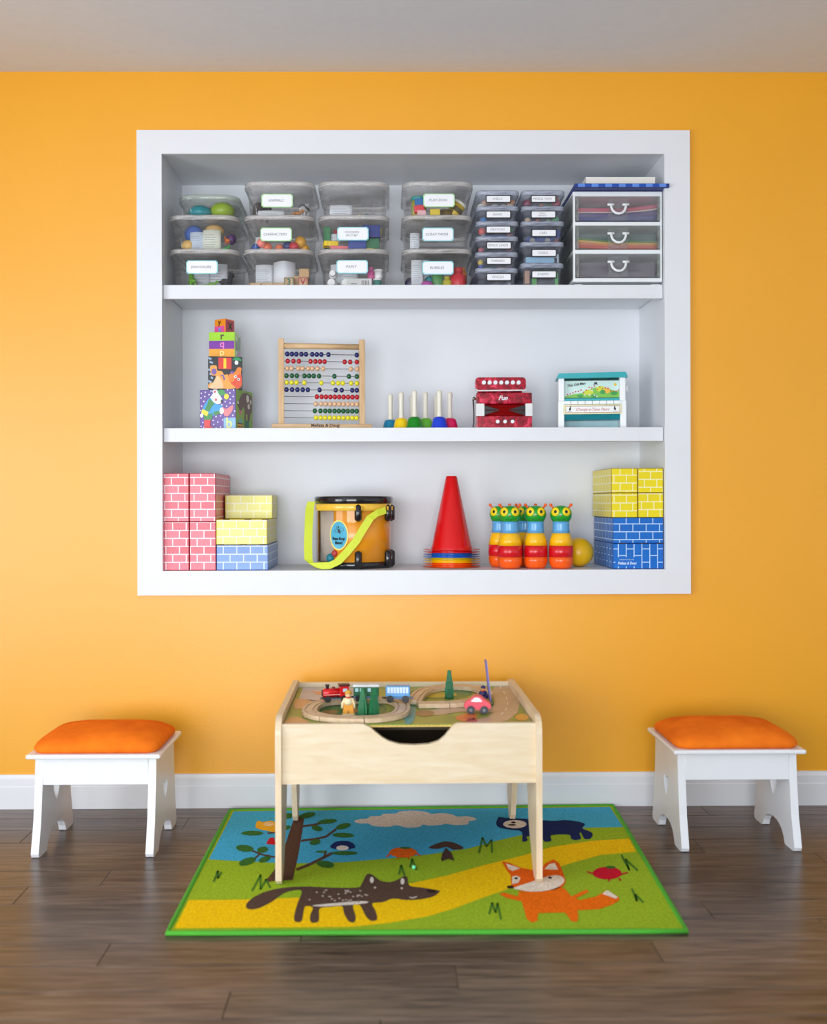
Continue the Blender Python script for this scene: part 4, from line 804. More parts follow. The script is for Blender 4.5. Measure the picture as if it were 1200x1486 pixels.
def uvbox(w_, d_, h, m, edge=None, swap=False, du=0, dv=0):
    """cardboard box with a metric UV layout so that the printed bricks keep their size"""
    mb = MB().box((0, 0, h/2), (w_, d_, h), .0018, 1); me = mb.mesh('carton', m); ul = me.uv_layers.new(name='UVMap')
    for p in me.polygons:
        nrm = p.normal
        for li in p.loop_indices:
            c_ = me.vertices[me.loops[li].vertex_index].co
            if abs(nrm.y) > .5: q = (c_.x+w_/2, c_.z)
            elif abs(nrm.x) > .5: q = (c_.y+d_/2+.02, c_.z)
            else: q = (c_.x+w_/2, c_.y+d_/2)
            q = (q[0]+du, q[1]+dv); ul.data[li].uv = (q[1], q[0]) if swap else q
    if edge:
        me.materials.append(edge)
        for p in me.polygons:
            n_ = p.normal
            if max(abs(n_.x), abs(n_.y), abs(n_.z)) < .95: p.material_index = 1
    return me
RED_ = brick_mat((240, 118, 134), (228, 84, 100), (252, 236, 238), 'red printed brick'); REDE = mat((170, 10, 30), rough=.4)
YL_ = brick_mat((238, 232, 128), (232, 224, 100), (246, 244, 215), 'pale yellow printed brick'); YLE = mat((225, 205, 20), rough=.4)
BL_ = brick_mat((118, 156, 214), (102, 142, 206), (220, 232, 250), 'pale blue printed brick'); BLE = mat((70, 105, 180), rough=.4)
Y2_ = brick_mat((238, 218, 8), (234, 212, 10), (246, 240, 190), 'yellow printed brick', .0415, .0262); B2_ = brick_mat((2, 108, 200), (0, 100, 190), (190, 218, 250), 'blue printed brick', .0445, .0262)
Y2E, B2E = mat((170, 140, 20), rough=.4), mat((10, 70, 150), rough=.4)
SLOT = mat((70, 40, 25), rough=.8)
def carton(px0, px1, py0, py1, Y, d_, m, edge, label, group, swap=False, du=0, dv=0, z=None, slots=None):
    k = mpp(Y); w_ = (px1-px0)*k; cx = onY((px0+px1)/2, 750, Y).x; h = (py1-py0)*k
    t = thing('cardboard_brick', label, 'toy brick', (cx, Y+d_/2, z), 0, group)
    link('carton', uvbox(w_-.0006, d_, h-.0006, m, edge, swap, du, dv), t)
    for q in slots or (): part('flap_slot', MB().box((q*w_, -d_/2+.002, h-.0004), (.022, .005, .0022), 0), SLOT, t)
    return t, w_, h
GB = 'cardboard bricks at the left of the bottom shelf'
Yb = .006; z0 = S3+.0005
t, w_, h = carton(236, 274.2, 758.2, 828.6, Yb, .30, RED_, REDE, 'red brick-print block, lower left of the red four', GB, z=z0, du=.012)
carton(275, 313.2, 758.2, 828.6, Yb, .30, RED_, REDE, 'red brick-print block, lower right of the red four', GB, z=z0, du=.02)
carton(236, 274.2, 687.6, 758, Yb, .30, RED_, REDE, 'red brick-print block, upper left of the red four', GB, z=z0+h, du=.016, dv=.012)
carton(275, 313.2, 687.6, 758, Yb, .30, RED_, REDE, 'red brick-print block, upper right of the red four', GB, z=z0+h, du=.03, dv=.012)
t, w_, hb = carton(314, 389, 791.5, 828.4, Yb, .29, BL_, BLE, 'pale blue brick-print block under two yellow ones', GB, z=z0, slots=(-.42, .02, .40))
t, w_, hm = carton(313.6, 387.5, 754.8, 791.5, Yb, .28, YL_, YLE, 'pale yellow brick-print block resting on the pale blue one', GB, z=z0+hb, slots=(-.3, .12, .46))
carton(326.5, 395.3, 717.2, 751.5, Yb+.15, .155, YL_, YLE, 'pale yellow brick-print block set back on top of the short stack', GB, z=z0+hb+hm, du=.013)
GB = 'cardboard bricks at the right of the bottom shelf'
def right_carton(*a, **k_): return carton(*a, **k_)
t, w_, h0 = carton(889, 962.8, 788.3, 825.6, Yb, .30, B2_, B2E, 'blue block with upright brick print, bottom of right stack', GB, swap=True, z=z0, du=.008, slots=(-.3, .1, .44))
lp = letters('lettering', 'CARDBOARD BLOCKS', .006, FRONT((-w_*.23, -.1504, h0*.36)), mat((190, 215, 245)), t, width=.05); letters('lettering', 'Melissa & Doug', .013, FRONT((-w_*.22, -.1504, h0*.22)), mat((215, 230, 250)), t, shear=.15, bold=.0004, width=.062)
flat('print_ground', [rect(-w_*.45, h0*.1, -w_*.02, h0*.46)], lambda a, b: (a, -.1501, b), mat((2, 106, 198), rough=.35), t)
t, w_, h1_ = carton(889, 962.8, 750.8, 788.3, Yb, .30, B2_, B2E, 'blue brick-print block below the four yellow ones', GB, z=z0+h0, dv=.014)
zz = z0+h0+h1_
t, w_, h2b = carton(887, 925.2, 714.5, 750.5, Yb, .30, Y2_, Y2E, 'yellow brick-print block, lower left of the yellow four', GB, z=zz, du=.012, dv=.004)
carton(925.6, 962.8, 714.5, 750.5, Yb, .30, Y2_, Y2E, 'yellow brick-print block, lower right of the yellow four', GB, z=zz, du=.03)
carton(887, 925.2, 678.6, 714.5, Yb, .30, Y2_, Y2E, 'yellow brick-print block, upper left of the yellow four', GB, z=zz+h2b, du=.012, dv=.02)
carton(925.6, 962.8, 678.6, 714.5, Yb, .30, Y2_, Y2E, 'yellow brick-print block, upper right of the yellow four', GB, z=zz+h2b, du=.02, dv=.008)

# ------------------------------------------------------------------ toy drum
Yk = .165; k = mpp(Yk); R = 55.5*k
cxd = onY(513.5, 770, Yk).x; dzp = lambda py: onY(513, py, Yk).z
t = thing('toy_drum', 'orange and clear toy drum with black rims and lime strap', 'drum', (cxd, Yk, S3+.0006))
Hd = onY(513, 720.3, Yk-R).z-S3
DZ = lambda py: onY(513, py, Yk-R).z-S3
GLB = mat((20, 20, 24), rough=.12, coat=.6, var=.02)
part('base_rim', MB().lathe([(R*.93, 0), (R*.985, .003), (R*.985, .018), (R*.95, .023)], 48), GLB, t)
part('top_rim', MB().lathe([(R*1.0, DZ(731.5)), (R*1.025, DZ(729)), (R*1.03, DZ(722)), (R*1.0, Hd), (R*.9, Hd), (R*.88, Hd-.004)], 48), GLB, t)
part('drum_skin', MB().lathe([(R*.88, Hd-.005), (R*.88, Hd-.004)], 48), mat((235, 232, 225), rough=.5), t)
part('yellow_hoop', MB().lathe([(R*1.0, DZ(741.5)), (R*1.015, DZ(741)), (R*1.015, DZ(732)), (R*1.0, DZ(731.5))], 48, cap=False), mat((252, 200, 66), rough=.25, coat=.4), t)
part('clear_shell', MB().lathe([(R*.965, .02), (R*.985, .024), (R*.985, DZ(741))], 48, cap=False), clear('drum_clear', (.985, .98, .97), .0, rough=.05), t)
def arc(mb, r, a0, a1, z0, z1, n=24, th=.0015):
    vs = []; fs = []
    for i in range(n+1):
        a = math.radians(a0+(a1-a0)*i/n)
        for rr in (r, r-th):
            for z in (z0, z1): vs.append((rr*math.cos(a), rr*math.sin(a), z))
    for i in range(n):
        p, q = 4*i, 4*i+4; fs += [(p, q, q+1, p+1), (p+2, p+3, q+3, q+2), (p+1, q+1, q+3, p+3), (p, p+2, q+2, q)]
    fs += [(0, 1, 3, 2), (4*n, 4*n+2, 4*n+3, 4*n+1)]; return mb.add(vs, fs, True)
ORG = mat((255, 162, 4), rough=.3, coat=.4)
part('orange_wrap', arc(MB(), R*.968, 240, 530, .022, DZ(740), 40), ORG, t)          # open window towards the left front
part('window_backing', arc(MB(), R*.93, 204, 246, .024, DZ(742), 16), mat((196, 182, 170), rough=.5), t)  # taupe sheet set just inside the clear window, in place of the dark interior
part('inner_shaker', MB().ball((-R*.56, -R*.76, .036), .016, 14), mat((20, 120, 140), rough=.4), t); part('inner_shaker', MB().ball((-R*.45, -R*.83, .052), .012, 12), mat((190, 60, 60), rough=.4), t)
for ang in (-82, -29, -15):
    a = math.radians(ang); x, y = math.cos(a), math.sin(a)
    for z0_, z1_, nm in ((DZ(757), DZ(733), 'upper_lug'), (.003, DZ(800), 'lower_lug')):
        part(nm, MB().tube([(x*R*1.0, y*R*1.0, z0_), (x*R*1.012, y*R*1.012, z0_+.006), (x*R*1.012, y*R*1.012, z1_-.006), (x*R*1.0, y*R*1.0, z1_)], [.005, .0125, .0125, .005], 12), GLB, t)
    part('hoop_clip', arc(MB(), R*1.075, ang-6, ang+6, DZ(741), DZ(735), 4, .004), mat((245, 195, 60), rough=.3), t)
am = math.radians(249)            # badge on the wrap edge
def on_cyl(u, v, kk): a = am+u/R; return (R*(.99+.003*kk)*math.cos(a), R*(.99+.003*kk)*math.sin(a), v)
bz = DZ(777); bg = part('badge', MB().add([on_cyl(u, v, 1) for u, v in ell(0, bz, .0345, .051, 0, 28)], [tuple(range(28))]), mat((245, 220, 90), rough=.3), t)
flat('badge_field', [ell(0, bz, .030, .046, 0, 28)], lambda u, v: on_cyl(u, v, 2), mat((15, 160, 195), rough=.3), bg)
flat('bee_print', [ell(.002, bz+.013, .004, .009, 25, 12), ell(.0, bz+.027, .003, .003, 0, 10)], lambda u, v: on_cyl(u, v, 3), INK, bg)
flat('bee_print', [stroke([(cx_+rx_*math.cos(q*PI/6), cz_+rz_*math.sin(q*PI/6)) for q in range(13)], .0010) for cx_, cz_, rx_, rz_ in ((-.008, bz+.015, .007, .005), (.011, bz+.019, .007, .006), (-.004, bz+.026, .004, .004))], lambda u, v: on_cyl(u, v, 3), INK, bg)
for tx, dz_ in (('Bee Bop', -.012), ('Band', -.026)):
    o = letters('lettering', tx, .0135, Matrix.Identity(4), INK, bg, bold=.0005)
    for v in o.data.vertices: v.co = Vector(on_cyl(v.co.x, bz+dz_+v.co.y, 3.5))
# strap ribbon from the left lug down and across to the right lug
LIME = mat((214, 226, 58), rough=.6, var=.04, scale=200)
def sp_(px, py, Y): p = onY(px, py, Y); return (p.x-cxd, p.y-Yk, max(p.z-S3, .0012))
path = [(452, 728, .13, 0), (449.5, 737, .125, 0), (448, 760, .10, 0), (447, 790, .075, 0), (447.5, 812, .05, 0), (452, 820.5, .03, .5), (466, 821.5, .018, 1), (478, 821, .016, 1), (490, 815.5, .018, .8), (503, 802, .026, .7), (517, 785, .028, .7), (527, 768, .034, .7), (537, 752, .040, .8), (548, 744.5, .05, 1), (560, 740.5, .065, 1)]
L, Rr = [], []
for px, py, Y, q in path:
    hw = 5.6; dx, dz = (hw, 0) if q == 0 else ((hw*.85, hw*.55) if q < 1 else (hw*.15, hw*.9))
    if px < 449.9: dx, dz = 6, 0
    L.append(sp_(px-dx, py-dz, Y)); Rr.append(sp_(px+dx, py+dz, Y))
mb = MB(); n = len(L); vs = []
for a_, b_ in zip(L, Rr): vs += [a_, b_, (a_[0], a_[1]+.0012, a_[2]), (b_[0], b_[1]+.0012, b_[2])]
fs = []
for i in range(n-1): p, q = 4*i, 4*i+4; fs += [(p, p+1, q+1, q), (p+2, q+2, q+3, p+3), (p, q, q+2, p+2), (p+1, p+3, q+3, q+1)]
fs += [(0, 2, 3, 1), (4*n-4, 4*n-3, 4*n-1, 4*n-2)]
part('strap', mb.add(vs, fs, False), LIME, t)

# ------------------------------------------------------------------ nested cones
Yo = .165; k = mpp(Yo); cxo = onY(655.3, 770, Yo).x
cone_h = onY(655, 695, Yo).z-onY(655, 801, Yo).z+.002
for i, (rgb, nm) in enumerate((((250, 95, 10), 'orange lowest'), ((250, 95, 10), 'orange second lowest'), ((250, 205, 0), 'yellow lower'), ((250, 205, 0), 'yellow upper'), ((10, 105, 205), 'blue lower'), ((10, 105, 205), 'blue upper'), ((222, 10, 18), 'red lower'), ((222, 10, 18), 'red topmost'))):
    zb = .0005+i*.0083; off = random.Random(i).uniform(-.0004, .0004)
    t = thing('sport_cone', nm+' sport cone in the nested stack on the bottom shelf', 'cone', (cxo+off*.6, Yo, S3+zb), random.Random(i).uniform(-.5, .5), 'nested sport cones')
    m = mat(rgb, rough=.22, coat=.2, var=.02); rb, rt = 30.2*k, 7.9*k
    part('brim', MB().lathe([(rb*1.004, .0), (41.5*k, .0015), (41.8*k, .0022), (rb, .0022)], 40, cap=False), m, t)
    part('cone_shell', MB().lathe([(rb, .0018), (rb*.985, .009), (rb*.955, .0125), (rt*1.03, cone_h-.003), (rt*.9, cone_h)], 40, cap=False), m, t)

# ------------------------------------------------------------------ caterpillar bowling pins and ball
PG, PB, PY, PR, PO = [mat(c_, rough=.28, coat=.25, var=.02) for c_ in ((30, 160, 45), (95, 170, 225), (252, 190, 8), (215, 12, 30), (250, 95, 12))]
def pin(px, Y, label, rz=0, hgt=None):
    H = .213; t = thing('bowling_pin', label, 'bowling pin', (onY(px, 790, Y).x, Y, S3+.0003), rz, 'caterpillar bowling pins')
    prof = [(0, .0275), (.02, .034), (.06, .038), (.12, .0405), (.184, .0412), (.27, .0412), (.365, .0405), (.45, .0372), (.52, .0325), (.56, .0300), (.62, .0282), (.70, .0277), (.745, .0285)]
    def seg(a, b):
        pts = [p for p in prof if a-.001 <= p[0] <= b+.001]; return [(r, z*H) for z, r in pts]
    for a, b, m, nm in ((0, .184, PO, 'orange_band'), (.184, .365, PR, 'red_band'), (.365, .56, PY, 'yellow_band'), (.56, .745, PB, 'blue_band')): part(nm, MB().lathe(seg(a, b), 32), m, t)
    hc = .86*H; hd = part('head', MB().lathe([(.0275, .742*H), (.031, .765*H), (.0355, .81*H), (.0368, .86*H), (.0350, .91*H), (.0290, .955*H), (.018, .985*H), (.002, .998*H)], 32), PG, t)
    for sx in (-1, 1):
        a = math.radians(sx*33); n_ = Vector((math.sin(a), -math.cos(a), .12)).normalized(); c_ = Vector((0, 0, hc+.004))+n_*.0345
        u = Vector((0, 0, 1)).cross(n_).normalized(); v = n_.cross(u); M = Matrix(((u.x, v.x, n_.x, c_.x), (u.y, v.y, n_.y, c_.y), (u.z, v.z, n_.z, c_.z), (0, 0, 0, 1)))
        for r_, hh, m, nm in ((.0150, .0022, mat((245, 215, 20), rough=.3), 'eye'), (.0062, .0032, mat((18, 24, 34), rough=.2), 'pupil')):
            mb = MB(); mb.M = M @ Matrix.Translation((-sx*0.002 if nm == 'pupil' else 0, 0, 0)); mb.lathe([(r_, 0-.003), (r_, hh*.6), (r_*.6, hh), (r_*.05, hh*1.08)], 18); part(nm, mb, m, hd)
        part('antenna', MB().tube([(sx*.024, -.006, hc+.019), (sx*.0315, -.008, hc+.0285)], .0032, 8).ball((sx*.0335, -.0085, hc+.031), .0056, 10), PO, hd)
    part('nose', MB().ball((0, -.0368, hc-.006), .0022, 8), mat((190, 70, 60)), hd)
    part('smile', MB().tube([(x, -math.sqrt(max(0, .0362**2-x*x))-.0002, hc-.0155-.004*math.cos(x/.014*PI/2)) for x in [-.014+.028*i/8 for i in range(9)]], .0006, 5), mat((25, 70, 30)), hd)
pin(740, .055, 'caterpillar bowling pin at the front left of the group', math.radians(-8))
pin(777, .065, 'caterpillar bowling pin at the front middle of the group', math.radians(-6))
pin(814, .05, 'caterpillar bowling pin at the front right beside the ball', math.radians(-10))
pin(726, .135, 'caterpillar bowling pin half hidden behind the front left one', math.radians(-14))
pin(763, .16, 'caterpillar bowling pin mostly hidden between the front left and middle ones', math.radians(-8))
solo('toy_ball', MB().ball((0, 0, .0505), .05, 36), mat((238, 185, 5), rough=.35, var=.03), 'yellow ball between the bowling pins and the blue blocks', 'ball', (onY(840, 800, .13).x, .13, S3))

# ------------------------------------------------------------------ rug with printed animals
RZ = .0075
def rp(px, py, kk=0): p = onZ(px, py, RZ+.0003*kk); return (p.x, p.y, p.z)
def pile(rgb): return mat(rgb, rough=.95, var=.2, scale=150, bump=.6, spec=.1)
rc = [rp(333.5, 1175.5), rp(889.5, 1168.5), rp(996, 1350), rp(243, 1353)]
rcx = sum(p[0] for p in rc)/4; rcy = sum(p[1] for p in rc)/4
t = thing('rug', 'printed woodland rug with green border under the train table', 'rug', (rcx, rcy, 0))
lo = lambda p: (p[0]-rcx, p[1]-rcy, p[2])
mb = MB(); top = [lo(p) for p in rc]; mb.add(top[::-1]+[(x, y, .0005) for x, y, z in top[::-1]], [(0, 1, 2, 3), (7, 6, 5, 4)]+[(i, i+4, (i+1) % 4+4, (i+1) % 4) for i in range(4)])
part('rug_base', mb, pile((152, 184, 42)), t)
path_ = []
for i in range(4):
    a, b = Vector(top[i]), Vector(top[(i+1) % 4])
    for j in range(12): q = a.lerp(b, j/12); path_.append((q.x, q.y, .0055))
part('bound_edge', MB().tube(path_, .0072, 8, True, .85), mat((70, 165, 40), rough=.8, var=.12, scale=300, bump=.4), t)
def rug(name, polys, kk, rgb, sm=True, joined=False):
    for g_ in ([polys] if joined else [[p] for p in polys]):
        o = flat(name, [smooth(p) if sm and len(p) > 5 else p for p in g_], lambda u, v: lo(rp(u, v, kk)), pile(rgb), t)
        if joined and len(polys) > 9: o['kind'] = 'stuff'
rug('sky_print', [[(339, 1177.5), (885, 1171), (904, 1200), (850, 1201), (800, 1205), (760, 1211), (720, 1220), (680, 1231), (620, 1240), (560, 1246), (500, 1251), (420, 1253), (340, 1249), (303, 1247)]], 1, (70, 176, 222), False)
rug('path_print', [[(913, 1217), (860, 1220), (800, 1229), (760, 1241), (700, 1256), (650, 1270), (600, 1281), (550, 1288), (460, 1301), (400, 1304), (320, 1306), (274, 1306), (253, 1347), (400, 1346), (510, 1345), (560, 1340), (620, 1330), (660, 1318), (700, 1303), (740, 1289), (800, 1262), (830, 1252), (870, 1241), (923, 1236)]], 1, (255, 200, 14), False)
rug('cloud_print', [[(514, 1192), (520, 1189), (532, 1188), (538, 1184.5), (552, 1184), (557, 1181), (574, 1180.5), (580, 1177.5), (600, 1176.5), (618, 1178), (626, 1181), (640, 1180), (655, 1181.5), (663, 1185), (678, 1184.5), (690, 1187.5), (690, 1190), (680, 1192), (679, 1196), (662, 1197.5), (648, 1195.5), (640, 1197), (622, 1198), (614, 1196.5), (608, 1200), (590, 1201), (576, 1197.5), (562, 1200), (542, 1198.5), (534, 1195), (522, 1195)]], 2, (214, 210, 205))
BR = (92, 66, 52); LF = (58, 112, 48)
rug('tree_print', [[(427, 1186), (418, 1213), (408, 1245), (396, 1265), (383, 1281), (400, 1278), (425, 1277), (428, 1262), (433, 1240), (438, 1210), (441, 1190), (440, 1182)]], 2, BR, False)
rug('branch_print', [stroke(p, w_) for p, w_ in (([(438, 1199), (455, 1197), (475, 1192)], 3), ([(437, 1220), (460, 1217), (473, 1214), (488, 1203)], 3), ([(430, 1262), (450, 1254), (468, 1245), (482, 1238)], 4), ([(470, 1245), (473, 1234)], 3), ([(405, 1245), (380, 1240), (365, 1234)], 2.5), ([(377, 1239), (366, 1249)], 2.5), ([(412, 1207), (388, 1209)], 2))], 3, BR, False)
for i, (x, y, rx, ry, an) in enumerate(((475, 1192, 14, 3.5, -6), (460, 1202, 8, 4, 12), (498, 1199, 11, 4, -14), (498, 1212, 16, 3.5, 2), (457, 1222, 8, 4, -12), (472, 1254, 13, 5, 8), (446, 1183, 12, 4, -12), (418, 1184, 7, 4, -10), (416, 1201, 6, 3, -15), (366, 1209, 16, 3.5, 0), (355, 1231, 13, 5, 6), (381, 1233, 8, 4.5, -10), (359, 1250, 13, 5, -18), (384, 1247, 9, 4, -18), (500, 1238, 19, 3, 0), (466, 1236, 8, 1.6, 0))):
    rug('leaf_print', [ell(x, y, rx, ry, an, 14)], 4, LF, False)
rug('owl_print', [[(371, 1201), (374, 1191), (381, 1193), (395, 1191), (402, 1198), (400, 1207), (385, 1205)]], 4, (245, 180, 40))
rug('owl_face_print', [ell(390, 1196, 8, 3)], 5, (235, 205, 150), False)
rug('red_bird_print', [[(386, 1224), (391, 1216), (397, 1215), (402, 1226), (389, 1225)]], 4, (205, 30, 45), False)
rug('blue_bird_print', [[(479, 1229), (486, 1222), (500, 1220), (511, 1223), (515, 1230), (500, 1233), (486, 1232)]], 5, (25, 45, 105))
rug('bird_breast_print', [ell(497, 1230.5, 9, 3.6)], 6, (225, 222, 215), False)
rug('pumpkin_print', [ell(585, 1237, 20, 7.6)], 4, (235, 105, 25), False); rug('pumpkin_leaf_print', [ell(588, 1230.5, 8, 1.6)], 5, LF, False)
rug('pumpkin_limb_print', [stroke([(566, 1238), (561, 1244)], 2), stroke([(604, 1238), (610, 1242)], 2), stroke([(578, 1243), (577, 1247)], 2), stroke([(592, 1243), (593, 1247)], 2)], 5, (225, 95, 25), False)
rug('mushroom_cap_print', [[(622, 1230), (635, 1223.5), (648, 1221), (662, 1224), (673, 1231), (658, 1233), (648, 1229), (634, 1232)]], 4, (82, 62, 54))
rug('mushroom_stem_print', [[(640, 1246), (642, 1238), (647, 1230), (655, 1238), (659, 1249), (650, 1246), (641, 1250)]], 5, (78, 58, 52), False)
WF = (88, 68, 58)
rug('wolf_print', [[(357, 1313), (365, 1304), (380, 1296), (400, 1290), (425, 1287), (450, 1286.5), (480, 1288), (518, 1288), (525, 1282), (531, 1270), (535, 1268), (541, 1270), (552, 1278), (566, 1280), (578, 1276), (585, 1272), (591, 1273), (594, 1285), (612, 1288), (636, 1292), (637, 1295), (628, 1301), (610, 1305), (590, 1306), (570, 1304), (556, 1309), (540, 1311), (545, 1322), (547, 1334), (538, 1336), (530, 1328), (522, 1313), (512, 1314), (516, 1330), (514, 1338), (506, 1337), (499, 1325), (496, 1315), (480, 1316), (464, 1318), (463, 1330), (461, 1338), (451, 1338), (450, 1328), (454, 1317), (443, 1315), (440, 1325), (437, 1337), (428, 1337), (427, 1328), (432, 1310), (438, 1293), (425, 1292), (410, 1297), (395, 1308), (375, 1318), (360, 1319)]], 3, WF)
rug('wolf_belly_print', [[(453, 1314), (480, 1311), (515, 1308), (533, 1308), (530, 1311), (500, 1313.5), (470, 1315.5)]], 4, (220, 214, 205))
rug('wolf_ear_print', [ell(539.5, 1277, 2.8, 4.6), ell(584, 1279, 3, 4.6)], 4, (225, 220, 210), False)
rug('wolf_eye_print', [ell(544, 1288, 2, 1.5, 0, 8), ell(583, 1289, 2, 1.5, 0, 8), stroke([(594, 1302), (599, 1303), (605, 1301)], 1.8)], 4, (200, 190, 180), False)
rug('wolf_nose_print', [ell(626, 1293, 7, 2.5, 8)], 4, (50, 36, 32), False)
random.seed(3)
rug('wolf_fleck_print', [ell(448+random.random()*85, 1291+random.random()*17, 1.8, 1.1, 0, 6) for _ in range(34)], 4, (190, 175, 165), False, True)
FX = (245, 112, 15)
rug('fox_head_print', [[(728, 1250), (739, 1252), (755, 1259), (770, 1262), (785, 1261), (791, 1253), (803, 1247), (811, 1252), (816, 1263), (821, 1278), (818, 1286), (805, 1291), (780, 1294.5), (755, 1293), (742, 1286), (741, 1270), (735, 1262)]], 3, (235, 100, 20), False)
rug('fox_body_print', [[(752, 1294), (780, 1293), (812, 1287), (820, 1290), (829, 1301), (850, 1291), (855, 1294), (835, 1304), (842, 1306), (865, 1301), (880, 1292), (897, 1301), (899, 1306), (890, 1312), (870, 1319), (838, 1321), (839, 1330), (838, 1337), (830, 1337.5), (822, 1327), (819, 1324), (781, 1325), (780, 1336), (772, 1339), (764, 1333), (762, 1325), (757, 1308), (735, 1303), (724, 1297), (731, 1295), (752, 1301)]], 3, FX, False)
rug('fox_muzzle_print', [[(746, 1288), (770, 1280), (790, 1273), (805, 1270), (815, 1272), (819, 1278), (812, 1286), (795, 1292), (772, 1294), (752, 1291)]], 4, (238, 224, 208))
rug('fox_ear_print', [[(734, 1253), (744, 1256), (755, 1260), (744, 1264), (738, 1261)], [(790, 1261), (797, 1254), (805, 1252), (810, 1262), (800, 1262)]], 4, (236, 222, 205), False)
rug('fox_eye_patch_print', [[(743, 1283), (743, 1272), (750, 1270.5), (755.5, 1274), (752, 1281)]], 4, (238, 224, 208), False)
rug('fox_eye_print', [ell(749, 1274.5, 2.6, 1.6), ell(798, 1273.5, 3, 1.6)], 5, (50, 35, 30), False); rug('fox_nose_print', [ell(740.5, 1287, 5, 2.2)], 5, (60, 36, 28), False)
rug('fox_tail_tip_print', [[(874, 1297), (881, 1291.5), (897, 1302), (893, 1304)]], 4, (238, 226, 212), False)
rug('bear_print', [[(720, 1196), (722, 1188), (725, 1185.5), (735, 1187), (760, 1188), (800, 1191), (820, 1190), (838, 1192), (849, 1196), (845, 1202), (857, 1207), (860, 1212), (856, 1217), (848, 1217), (843, 1208), (841, 1210), (843, 1217), (835, 1219), (829, 1217), (825, 1211), (800, 1212), (800, 1220), (790, 1221), (783, 1213), (764, 1214), (766, 1219), (758, 1221), (757, 1207), (740, 1204), (725, 1201)]], 3, (25, 42, 92))
rug('bear_face_print', [ell(747, 1196, 17, 6)], 4, (222, 212, 200), False); rug('bear_nose_print', [ell(745, 1193.5, 3.5, 1.4), ell(743, 1197, 6, 1.2)], 5, (70, 50, 45), False)
rug('apple_print', [ell(881, 1267, 21, 9.2)], 3, (200, 22, 48), False); rug('apple_leaf_print', [ell(886, 1258.5, 7, 2)], 4, LF, False)
rug('apple_limb_print', [stroke([(862, 1268), (852, 1265)], 2), stroke([(900, 1269), (911, 1266)], 2), stroke([(884, 1275), (883, 1279)], 2.5), stroke([(898, 1274), (901, 1278)], 2.5)], 4, (190, 20, 45), False)
for pts in ([(695, 1237), (700, 1216), (706, 1228), (713, 1219), (714, 1237)], [(710, 1326), (714, 1310), (719, 1324), (722, 1311), (727, 1334)], [(902, 1241), (913, 1262), (908, 1247), (925, 1263)], [(917, 1290), (924, 1307), (922, 1298), (933, 1309)], [(310, 1279), (316, 1264), (316, 1274), (321, 1266)], [(366, 1292), (378, 1270), (378, 1290), (386, 1276), (392, 1288)], [(579, 1268), (582, 1256), (587, 1270)], [(595, 1258), (598, 1247), (604, 1262)]):
    rug('grass_print', zig(pts, 2.6), 4, (70, 122, 44), False, True)
p = rp(600.5, 1262)
solo('bead', MB().ball((0, 0, .0055), .0055, 14), mat((110, 225, 170), rough=.3), 'tiny mint green bead lying on the rug above the wolf', 'bead', (p[0], p[1], RZ+.0015))

# ------------------------------------------------------------------ train table
MAPLE = wood((232, 216, 188), (222, 199, 162), 'maple veneer', (1.4, 9, 9), rough=.38); MAPLV = wood((230, 212, 184), (220, 194, 156), 'maple edge', (9, 9, 1.4), rough=.38)
TX0, TX1, TY0, TY1 = -.388, .311, -.708, -.105
BZ = .422                                   # play surface
t = thing('train_table', 'pale maple train table with scooped front standing on the rug', 'table', ((TX0+TX1)/2, (TY0+TY1)/2, RZ+.002), math.radians(.4))
tcx, tcy = (TX0+TX1)/2, (TY0+TY1)/2; tz0 = RZ+.002
def tl(x, y, z): return (x-tcx, y-tcy, z-tz0)
def yz_panel():
    y0, y1 = TY0, TY1; zt = .447; r = .045; pts = []
    pts += [(y0+r*(1-math.cos(a)), zt-r+r*math.sin(a)) for a in [PI/2*i/6 for i in range(7)]]
    pts += [(y1-r*(1-math.sin(a)), zt-r+r*math.cos(a)) for a in [PI/2*i/6 for i in range(7)]]
    # back leg, arch, front leg
    pts += [(y1, .08), (y1-.03, tz0+.006), (y1-.045, tz0), (y1-.072, tz0+.002), (y1-.088, tz0+.02), (y1-.125, .13), (y1-.15, .21), (y1-.17, .245), (y1-.2, .262)]
    pts += [(y0+.2, .262), (y0+.175, .245), (y0+.16, .21), (y0+.14, .13), (y0+.065, tz0+.015), (y0+.045, tz0+.001), (y0+.015, tz0), (y0+.002, tz0+.012)]
    return pts
for x0, x1 in ((TX0, TX0+.016), (TX1-.016, TX1)):
    part('side_panel', MB().prism(yz_panel(), x0, x1, lambda a, b, h: tl(h, a, b)), MAPLV, t)
xa, xb = TX0+.016, TX1-.016; ztop, zbot = .428, .271
def apron(y, th, cut, zt):
    pts = [(xa, zbot), (xb, zbot), (xb, zt)]
    if cut: pts += [(.092, zt), (.080, zt-.004), (.068, zt-.018), (.055, zt-.034), (.040, zt-.046), (.015, zt-.054), (-.024, zt-.056), (-.062, zt-.054), (-.090, zt-.046), (-.108, zt-.036), (-.125, zt-.022), (-.142, zt-.008), (-.158, zt-.001), (-.170, zt)]
    pts += [(xa, zt)]
    return MB().prism(pts, y, y+th, lambda a, b, h: tl(a, h, b))
part('front_apron', apron(TY0+.012, .016, True, ztop), MAPLE, t); part('back_apron', apron(TY1-.03, .016, False, .436), MAPLE, t)
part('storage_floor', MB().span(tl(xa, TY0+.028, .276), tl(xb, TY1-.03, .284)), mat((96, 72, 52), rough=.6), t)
bd = part('play_board', MB().span(tl(xa+.002, TY0+.03, BZ-.006), tl(xb-.002, TY1-.032, BZ)), mat((150, 162, 66), rough=.34, var=.15, scale=9, spec=.4), t)
